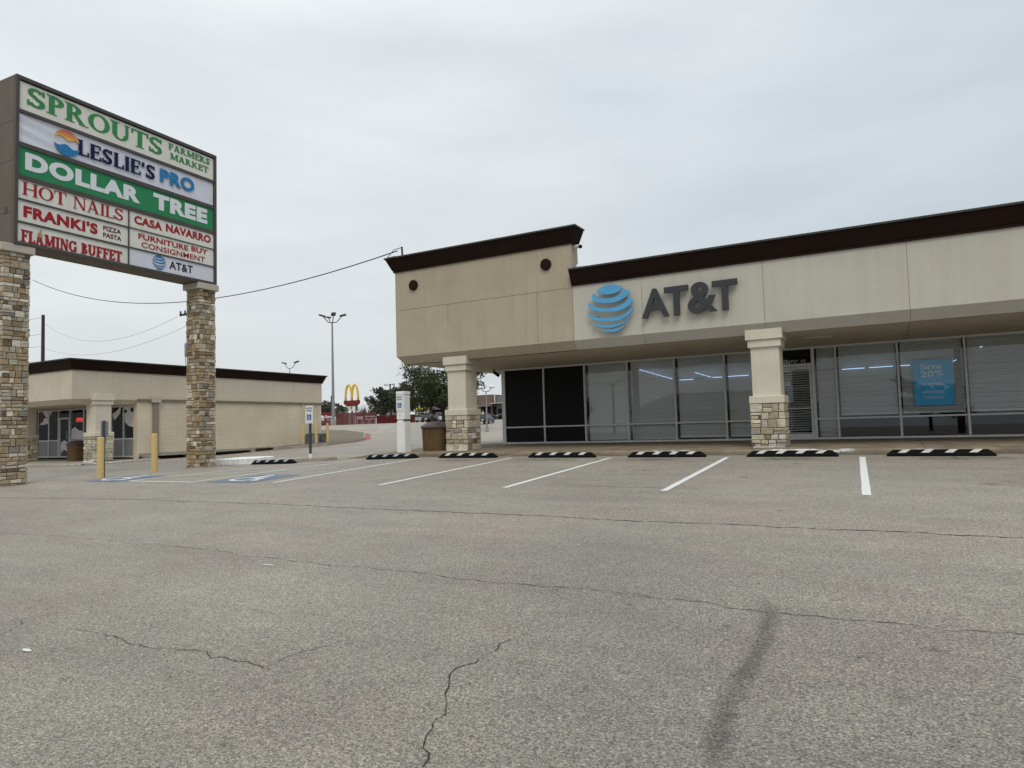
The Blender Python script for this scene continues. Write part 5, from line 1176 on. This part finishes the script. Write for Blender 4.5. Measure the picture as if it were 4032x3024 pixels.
MB().box(p0.x+.6*(p1.x-p0.x)-.7, p0.x+.6*(p1.x-p0.x)+.25, Y-.215, Y-.203, p0.z+.5*(p1.z-p0.z), p0.z+.68*(p1.z-p0.z)).build('board_text', m_lblack, t)
MB().tube([(c.x, Y, .0126*Y), (c.x, Y, c.z)], .22, 10).build('pole', m_dsteel, t)

m_redban = mat('red_banner', (.14, .014, .018), rough=.6, noise=.12, nscale=1.5)
m_redmesh = bpy.data.materials.new('red_mesh'); m_redmesh.use_nodes = True
t_ = m_redmesh.node_tree; b_ = t_.nodes['Principled BSDF']; b_.inputs['Base Color'].default_value = (.14, .035, .036, 1); b_.inputs['Roughness'].default_value = .8; b_.inputs['Alpha'].default_value = .72
m_dred = mat('dark_red_steel', (.085, .006, .008), rough=.55, noise=.15, nscale=1.5)
def far_box(pxa, pxb, pyt, pyb, Y, dep, m, nm, parent, bevel=0):
    a, b = P(pxa, pyb, Y), P(pxb, pyt, Y); return MB().box(a.x, b.x, Y, Y+dep, a.z, b.z).build(nm, m, parent, bevel=bevel)
Y = 66; a, b = P(*z4(40, 640), Y), P(*z4(262, 405), Y)
t = thing('banner_fence', (a.x, Y, a.z), 'solid red banner fence with a white S logo left of the tall light pole', 'fence', 'red construction fences')
MB().box(a.x, b.x, Y, Y+.05, a.z-.2, b.z).build('banner', m_redban, t)
plB = Plane((0, Y, 0), (1, 0, 0), (0, 0, 1))
def zB(x, y, Yq=66): r = ray(*z4(x, y)); return (r.x*Yq, r.z*Yq)
mb = MB()
hexo = [zB(80, 462), zB(122, 490), zB(122, 510), zB(92, 520), zB(122, 535), zB(122, 548), zB(85, 563), zB(66, 548), zB(66, 535), zB(95, 545), zB(100, 537), zB(66, 515), zB(66, 490)]
flat(plB, hexo, .004, .004, mb); mb.build('logo', m_lwhite, t)
A, B = zB(135, 518), zB(262, 458); write(plB, 'Sme', A[0], B[0], A[1], B[1], .03, .002, .005).build('lettering', m_lwhite, t); A, B = zB(160, 556), zB(262, 532); write(plB, 'A LOT', A[0], B[0], A[1], B[1], .02, .002, .005).build('lettering', m_lwhite, t)
A, B = zB(75, 588), zB(250, 580); MB().box(A[0], B[0], Y-.006, Y-.003, A[1], B[1]).build('white_line', m_lwhite, t)
Y = 68; a, b = P(*z4(318, 640), Y), P(*z4(1018, 395), Y)
t = thing('mesh_fence', (a.x, Y, a.z), 'faded see through red mesh fence right of the tall light pole', 'fence', 'red construction fences')
n = 4
for i in range(n):
    xa, xb = a.x+(b.x-a.x)*i/n, a.x+(b.x-a.x)*(i+1)/n
    MB().box(xa, xb-.04, Y, Y+.02, a.z-.2, b.z-.03*i).build('mesh_panel', m_redmesh, t); MB().tube([(xa, Y+.05, a.z-.3), (xa, Y+.05, b.z+.05)], .04, 6).build('fence_post', m_steel, t)
mb = MB(); q = Plane((0, Y, 0), (1, 0, 0), (0, 0, 1))
for x0_, x1_, y0_, y1_, s in ((690, 800, 545, 480, 'STOP'), (835, 1010, 500, 470, 'SERVICE'), (835, 1010, 545, 520, 'SATISFY')):
    A, B = zB(x0_, y0_, 68), zB(x1_, y1_, 68); [mb.box(A[0]+(B[0]-A[0])*i/6, A[0]+(B[0]-A[0])*(i+.7)/6, Y-.006, Y-.003, A[1]+(B[1]-A[1])*(.1*(i % 3)), B[1]) for i in range(6)]
mb.build('faded_print', mat('faded_print', (.42, .30, .30), rough=.8), t)
Y = 64; a, b = P(*z4(1025, 605), Y), P(*z4(1490, 450), Y)
t = thing('waste_container', (a.x, Y, a.z), 'long dark red steel waste container behind the white parking post', 'container')
MB().box(a.x, b.x, Y, Y+2.3, a.z-.35, b.z-.05).build('container_body', m_dred, t, bevel=.03); MB().box(a.x-.05, b.x+.05, Y-.06, Y+2.36, b.z-.09, b.z).build('top_rail', m_redban, t)
mb = MB()
for i in range(9): x = a.x+(b.x-a.x)*(i+.3)/9; mb.box(x, x+.10, Y-.05, Y, a.z+.05, b.z-.1)
mb.build('side_rib', m_dred, t)
mb = MB(); 
for x in (1225, 1418): A, B = zB(x-18, 480, 64), zB(x+18, 460, 64); mb.box(A[0], B[0], Y-.06, Y-.051, A[1], B[1])
mb.build('label_plate', m_signw, t)

def simple_bld(name, label, pxa, pxb, pyt, Y, dep, m, group=None, zb=None):
    a, b = P(pxa, 1660, Y), P(pxb, pyt, Y); z0 = (.0126*Y if zb is None else zb)-.3
    t = thing(name, ((a.x+b.x)/2, Y, z0), label, 'building', group); MB().box(a.x, b.x, Y, Y+dep, z0, b.z).build('wall', m, t); return t, a.x, b.x, z0, b.z
m_fbeige = mat('far_beige', (.42, .37, .30), rough=.9, noise=.08); m_fmauve = mat('far_mauve', (.20, .16, .155), rough=.9, noise=.1); m_fbrown = mat('far_brown', (.16, .115, .095), rough=.9, noise=.15, nscale=.8); m_fgrey = mat('far_shingle', (.16, .16, .165), rough=.95, noise=.25, nscale=1.5)
# restaurant with yellow awning
Y = 120
t, xa, xb, z0, z1 = simple_bld('restaurant_building', 'beige restaurant with a yellow awning and mauve wing seen behind the oak trunk', 1633, 1688, 1560, Y, 14, m_fbeige)
a, b = P(1688, 1660, Y), P(1800, 1567, Y); MB().box(xb+.0, b.x, Y+.4, Y+14, z0, b.z).build('wing', m_fmauve, t)
a1, b1_ = P(1688, 1654, Y), P(1740, 1613, Y); MB().box(xb+.3, b1_.x+3, Y+.3, Y+.39, a1.z, b1_.z).build('wing_window', m_dark, t)
a1, b1_ = P(1688, 1612.5, Y), P(1745, 1609, Y); MB().box(xb+.1, b1_.x+3, Y-.2, Y+.39, a1.z, b1_.z).build('wing_canopy', m_steel, t)
a1, b1_ = P(1633, 1614, Y), P(1677, 1607, Y); MB().prism([(a1.x, Y-1.2, a1.z), (a1.x, Y-.01, a1.z), (a1.x, Y-.01, b1_.z+.1)], (b1_.x-a1.x, 0, 0)).build('awning', mat('awning_yellow', (.62, .56, .08), rough=.5), t)
a1, b1_ = P(1644, 1651, Y), P(1675, 1616, Y); MB().box(a1.x, b1_.x, Y-.06, Y-.005, a1.z, b1_.z).build('entrance_glass', m_dark, t)
mb = MB()
for pxx in (1646, 1657, 1673): x = P(pxx, 1640, Y).x; mb.box(x-.1, x+.1, Y-.12, Y-.065, a1.z, b1_.z)
for pyy in (1624, 1634, 1643): z = P(1660, pyy, Y).z; mb.box(a1.x, b1_.x, Y-.115, Y-.07, z-.06, z+.06)
mb.build('entrance_frame', m_signw, t)
c = P(1663, 1583, Y); mb = MB()
for s in (-1, 1): mb.tube([(c.x+s*.42+.42*math.cos(math.pi*i/10), Y-.08, c.z+1.0*math.sin(math.pi*i/10)**.75) for i in range(11)], .1, 6)
mb.build('arch_emblem', m_gold, t)
# shingle-roof building
Y = 95
t, xa, xb, z0, z1 = simple_bld('shingle_roof_building', 'low white walled building with a grey shingle roof behind the dark red container', 1494, 1572, 1610, Y, 3, m_panel)
q0, q1 = P(1490, 1611, Y), P(1610, 1585, Y)
MB().prism([(xa-.6, Y-.7, z1), (xa-.6, Y+1.6, q1.z), (xa-.6, Y+3.7, z1)], (xb-xa+1.6, 0, 0)).build('roof', m_fgrey, t)
t, xa, xb, z0, z1 = simple_bld('small_beige_building', 'small beige building with a low dark roof just left of the arches message board', 1322, 1346, 1614, 110, 2, m_fbeige)
MB().prism([(xa-.3, 109.6, z1), (xa+1.2, 109.6, z1+.75), (xb-.6, 109.6, z1+.75), (xb+.3, 109.6, z1)], (0, 2.4, 0)).build('roof', m_cop, t)
# brown building on the right
Y = 118
t, xa, xb, z0, z1 = simple_bld('brown_retail_building', 'large brown commercial building seen between the near column and the black window panels', 1872, 1936, 1553, Y, 16, m_fbrown)
a1 = P(1936, 1660, Y); b1_ = P(2060, 1551, Y); MB().box(xb, b1_.x, Y+1.0, Y+16, z0, b1_.z).build('wing', m_fgrey, t)
a1, b1_ = P(1937, 1587, Y), P(2060, 1584.5, Y); MB().box(xb, b1_.x, Y-1, Y+1.0, a1.z, b1_.z).build('canopy', m_capst, t)
a1, b1_ = P(1937, 1654, Y), P(2060, 1588, Y); MB().box(xb, b1_.x, Y+.5, Y+.99, a1.z, a1.z+(b1_.z-a1.z)*.99).build('lower_wall', m_fmauve, t)
for pa, pb, pt_, pb_ in ((1957, 1986, 1608, 1628), (1940, 1950, 1600, 1648), (1957, 1986, 1634, 1650)):
    a1, b1_ = P(pa, pb_, Y), P(pb, pt_, Y); MB().box(a1.x, b1_.x, Y+.4, Y+.49, a1.z, b1_.z).build('window', m_black, t)
a1, b1_ = P(1890, 1600.5, Y), P(1935, 1598, Y); MB().box(a1.x, b1_.x, Y-1.5, Y-.01, a1.z, b1_.z).build('entrance_canopy', m_signw, t)
a1, b1_ = P(1896, 1650, Y), P(1932, 1602, Y); MB().box(a1.x, b1_.x, Y-.08, Y-.005, a1.z, b1_.z).build('entrance', m_black, t)
a1 = P(1944, 1584, Y); b1_ = P(1938, 1551, Y); MB().tube([(a1.x-.3, Y+.9, a1.z), (b1_.x, Y+.9, b1_.z)], .12, 6).build('downspout', m_signw, t)

# cars
m_tyre = mat('tyre', (.012, .012, .012), rough=.9); m_cglass = mat('car_glass', (.01, .012, .014), rough=.08, spec=.6); m_tail = mat('tail_lamp', (.25, .01, .01), rough=.3)
def car(X, Y, rot, col, label, suv=False, truck=False):
    z = gz(X, Y); t = thing('parked_car', (0, 0, 0), label, 'car', 'cars parked in the far lot')
    mp_ = mat('car_paint', col, rough=.25, spec=.6); H = 1.72 if suv or truck else 1.45
    low = [(-2.25, .35), (-2.25, .85), (-2.1, .98), (-1.2, 1.0), (.95, 1.0), (2.0, .88), (2.25, .68), (2.25, .32)]
    MB().prism([(x, -.88, z_) for x, z_ in low], (0, 1.76, 0)).build('body', mp_, t, bevel=.07)
    cab_ = [(-2.05, .98), (-1.75, H-.06), (-1.5, H), (.1, H), (.35, H-.05), (1.05, .98)] if not truck else [(-.4, .98), (-.3, H), (.6, H), (1.2, .98)]
    n = len(cab_); mb = MB(); mb.add([(x, -.84+.12*(z_ > 1.1), z_) for x, z_ in cab_]+[(x, .84-.12*(z_ > 1.1), z_) for x, z_ in cab_], [tuple(range(n)), tuple(range(n, 2*n))]+[(i, (i+1) % n, n+(i+1) % n, n+i) for i in range(n)])
    mb.build('windows', m_cglass, t, bevel=.05)
    xr0, xr1 = (-1.7, .3) if not truck else (-.32, .62); MB().box(xr0, xr1, -.70, .70, H-.02, H+.025).build('roof', mp_, t, bevel=.02)
    for x in (-1.35, 1.4):
        for s in (-1, 1):
            w = MB().tube([(x, s*.90, .33), (x, s*.68, .33)], .33, 18).build('wheel', m_tyre, t); MB().tube([(x, s*.905, .33), (x, s*.895, .33)], .20, 14).build('rim', m_steel, w)
    for s in (-1, 1):
        MB().box(2.14, 2.262, s*.62-.17, s*.62+.17, .66, .80).build('headlight', m_signw, t); MB().box(-2.262, -2.2, s*.70-.13, s*.70+.13, .68, .88).build('tail_light', m_tail, t)
    MB().box(-2.268, -2.25, -.26, .26, .55, .70).build('licence_plate', m_signw, t)
    t.location = (X, Y, z); t.rotation_euler = (0, 0, rot); return t
def at_(px, Y): return ray(px, 1660).x*Y
car(at_(1690, 106), 106, rad(110), (.015, .016, .018), 'black car seen from behind in front of the red pickup')
car(at_(1686, 113), 113, rad(100), (.20, .02, .02), 'red pickup parked nose to the restaurant behind the black car', truck=True)
car(at_(1712, 108), 108, rad(112), (.03, .032, .035), 'dark grey car partly behind the oak trunk beside the white car')
car(at_(1736, 110), 110, rad(115), (.62, .62, .62), 'white car beside the oak trunk in front of the mauve wing', suv=True)
car(at_(1660, 111), 111, rad(10), (.34, .35, .36), 'silver car parked sideways below the yellow awning')
car(at_(1915, 100), 100, rad(105), (.012, .012, .013), 'low black car alone behind the pale lamp post')
car(at_(1914, 114), 114, rad(20), (.02, .035, .06), 'dark blue car beside the standing person')
# person
def person(X, Y):
    z = .0126*112; t = thing('person', (X, Y, z), 'person in a pale shirt and grey trousers standing by a dark blue car', 'person')
    def skin(name, nodes, edges, m, par):
        me = bpy.data.meshes.new(name); me.from_pydata([n[0] for n in nodes], edges, []); o = bpy.data.objects.new(name, me); link(o, par); me.materials.append(m)
        md = o.modifiers.new('skin', 'SKIN'); sv_ = me.skin_vertices[0].data
        for i, n in enumerate(nodes): sv_[i].radius = (n[1], n[1]*(n[2] if len(n) > 2 else 1)); sv_[i].use_root = (i == 0)
        o.modifiers.new('sub', 'SUBSURF').levels = 1; o.modifiers[-1].render_levels = 1; return o
    nodes = [((0, 0, .95), .15, .8), ((0, 0, 1.2), .15, .75), ((0, 0, 1.40), .17, .65), ((0, 0, 1.50), .06), ((0, -.02, 1.62), .095, 1.1), ((0, -.02, 1.72), .07),
             ((.20, 0, 1.40), .06), ((.26, .02, 1.14), .045), ((.25, -.08, .92), .032), ((-.20, 0, 1.40), .06), ((-.26, .02, 1.14), .045), ((-.25, -.08, .92), .032),
             ((.10, 0, .88), .10), ((.12, -.02, .48), .065), ((.12, 0, .08), .045), ((.13, -.12, .04), .035), ((-.10, 0, .88), .10), ((-.12, -.02, .48), .065), ((-.12, 0, .08), .045), ((-.13, -.12, .04), .035)]
    ed = [(0, 1), (1, 2), (2, 3), (3, 4), (4, 5), (2, 6), (6, 7), (7, 8), (2, 9), (9, 10), (10, 11), (0, 12), (12, 13), (13, 14), (14, 15), (0, 16), (16, 17), (17, 18), (18, 19)]
    skin('body', nodes, ed, mat('skin', (.42, .30, .22), rough=.6), t)
    skin('shirt', [((0, 0, .92), .17, .8), ((0, 0, 1.2), .168, .75), ((0, 0, 1.42), .185, .65), ((.21, 0, 1.42), .075), ((.255, .02, 1.2), .062), ((-.21, 0, 1.42), .075), ((-.255, .02, 1.2), .062)], [(0, 1), (1, 2), (2, 3), (3, 4), (2, 5), (5, 6)], mat('pale_shirt', (.62, .60, .56), rough=.9), t)
    skin('trousers', [((0, 0, .96), .16, .8), ((.10, 0, .86), .115), ((.12, -.02, .48), .085), ((.12, 0, .10), .07), ((-.10, 0, .86), .115), ((-.12, -.02, .48), .085), ((-.12, 0, .10), .07)], [(0, 1), (1, 2), (2, 3), (0, 4), (4, 5), (5, 6)], mat('grey_trousers', (.22, .22, .23), rough=.9), t)
    MB().lathe([(.10, 1.66), (.105, 1.72), (.08, 1.79), (.02, 1.82)], (X, Y, z), 12).build('hair', mat('grey_hair', (.35, .33, .30), rough=.9), t, smooth=True)
person(at_(1902, 112), 112)

# ------------------------------------------------------------------ trees
def leaves(mb, c, r, n, size, rng, flat_=.75):
    for _ in range(n):
        while True:
            v = Vector((rng.uniform(-1, 1), rng.uniform(-1, 1), rng.uniform(-1, 1)))
            if .25 < v.length < 1: break
        p = c+Vector((v.x*r, v.y*r, v.z*r*flat_)); a = Vector((rng.gauss(0, 1), rng.gauss(0, 1), rng.gauss(0, 1))).normalized(); b = a.cross(Vector((rng.gauss(0, 1), rng.gauss(0, 1), rng.gauss(0, 1)))).normalized()
        s = size*rng.uniform(.6, 1.4); at = rng.random()*.98+.02
        mb.add([p-a*s, p+b*s*.5, p+a*s, p-b*s*.5], [(0, 1, 2, 3)], at)
def tree(name, base, H, spread, label, seed, nleaf=60, leaf=.14, trunk=.2, m=m_leaf, fork=.4, group='trees behind the stores', nbr=9, crown_low=.35, lean=0):
    rng = random.Random(seed); base = Vector(base); t = thing(name, base, label, 'tree', group); tr = MB(); lf = MB(); tips = []
    fk = base+Vector((lean, 0, H*fork)); tr.tube([base+Vector((0, 0, -.3)), base+Vector((0, 0, .4)), fk], [trunk*1.35, trunk, trunk*.75], 10)
    for i in range(nbr):
        an = 2*math.pi*(i+rng.uniform(-.3, .3))/nbr; reach = spread*rng.uniform(.5, 1); hz = H*rng.uniform(crown_low, 1)
        e = base+Vector((lean+math.cos(an)*reach, math.sin(an)*reach, hz)); mid = fk.lerp(e, .5)+Vector((rng.uniform(-.3, .3), rng.uniform(-.3, .3), H*.08))
        tr.tube([fk-Vector((0, 0, .1)), mid, e], [trunk*.5, trunk*.28, trunk*.07], 7)
        for k in (.45, .7, .9, 1.05):
            for _ in range(2):
                c = fk.lerp(e, k)+Vector((rng.gauss(0, 1), rng.gauss(0, 1), rng.gauss(0, .6)))*spread*.16; tips.append(c)
                tr.tube([mid.lerp(e, max(0, 2*k-1)*.95), c], [trunk*.12, trunk*.03], 5)
    for c in tips: leaves(lf, c, spread*rng.uniform(.12, .24), nleaf, leaf, rng)
    tr.build('trunk', m_bark, t); lf.build('crown', m, t); return t
tb = G(1747, 1688)
tree('oak_tree', (tb.x, tb.y, gz(tb.x, tb.y)), 9.0, 6.3, 'live oak with a dark forked trunk growing behind the stone column', 11, 100, .165, .26, fork=.32, nbr=22, crown_low=.50)
for i, (px, Y, pyt, sp, lab) in enumerate(((1540, 82, 1530, 3.2, 'dark tree with an uneven crown above the shingle roof building'), (1580, 88, 1520, 3.6, 'taller dark tree behind the white parking post'), (1502, 92, 1562, 2.4, 'low dark tree at the left end of the shingle roof'), (1284, 105, 1578, 3.0, 'dark tree just right of the brick building end'), (1260, 118, 1588, 3.2, 'dark tree behind the brick building corner, left of the thin pole'))):
    b = P(px, 1660, Y); tp = P(px, pyt, Y); zb = .0126*Y
    tree('leafy_tree', (b.x, Y, zb), tp.z-zb, sp, lab, 40+i, 42, .2, .16, m_leaf2, nbr=9, crown_low=.4)
for i, (px, Y, pyt, lab) in enumerate(((1440, 100, 1592, 'leafless brown shrub with fanning branches right of the arches sign'), (1416, 104, 1604, 'smaller leafless shrub under the arches sign'), (1466, 98, 1602, 'leafless shrub near the low dark tree'))):
    b = P(px, 1660, Y); tp = P(px, pyt, Y); rng = random.Random(70+i); zb = .0126*Y; H = tp.z-zb
    t = thing('bare_shrub', (b.x, Y, zb), lab, 'shrub', 'bare shrubs behind the red fence'); mb = MB()
    for k in range(46):
        an = rng.uniform(0, 6.28); r = rng.uniform(.2, 1.0)*H*.55; e = Vector((b.x+math.cos(an)*r, Y+math.sin(an)*r, zb+H*rng.uniform(.7, 1))); mb.tube([(b.x, Y, zb), Vector((b.x, Y, zb)).lerp(e, .5)+Vector((0, 0, .3)), e], [.06, .04, .012], 4)
    mb.build('branches', m_bark, t)

# ------------------------------------------------------------------ what the storefront glass mirrors (across the lot, behind the camera)
def far_pole(X, Y, H, r, label, arm):
    z = gz(X, Y); t = thing('utility_pole', (X, Y, z), label, 'utility pole', 'wooden utility poles'); MB().tube([(X, Y, z-.2), (X, Y, z+H)], [r, r*.75], 10).build('pole', m_wood, t)
    if arm: MB().box(X-1.2, X+1.2, Y-.08, Y+.08, z+H-.5, z+H-.35).build('crossarm', m_wood, t)
far_pole(-24.3, -28, 12, .42, 'thick wooden pole across the lot mirrored in the store window', True); far_pole(-52, -95, 11, .30, 'thinner wooden pole across the road mirrored in the store window', True); far_pole(5.2, -28, 12, .3, 'wooden pole across the lot mirrored in the poster window', True)
for i, (z, Yw, lab) in enumerate(((7.6, -28, 'highest'), (6.6, -28.2, 'second highest'), (5.7, -27.8, 'third highest'), (4.6, -28.1, 'lowest'))):
    cable((-60, Yw, z), (-24.3, Yw, z+.2), .5, .03, lab+' wire left of the mirrored pole across the lot', 14, 'wires across the lot'); cable((-24.3, Yw, z+.2), (5.2, Yw, z+.7), .6, .03, lab+' wire between the mirrored poles across the lot', 14, 'wires across the lot')
t = thing('house_across', (-24, -62, -2.0), 'low building with a hipped roof across the road mirrored in the store windows', 'building')
MB().box(-36, -14, -72, -62, -2.2, 1.6).build('wall', m_fbeige, t)
MB().add([(-37, -73, 1.6), (-13, -73, 1.6), (-13, -61, 1.6), (-37, -61, 1.6), (-32, -67, 4.6), (-18, -67, 4.6)], [(0, 1, 5, 4), (1, 2, 5), (2, 3, 4, 5), (3, 0, 4), (0, 3, 2, 1)]).build('roof', m_fgrey, t)
tree('leafy_tree', (-46, -60, -2.0), 6, 3.5, 'tree across the road mirrored in the store windows near the black panels', 91, 40, .25, .2, m_leaf2); tree('leafy_tree', (4, -55, -2.0), 7, 4, 'tree across the road mirrored in the poster window', 92, 40, .25, .2, m_leaf2)
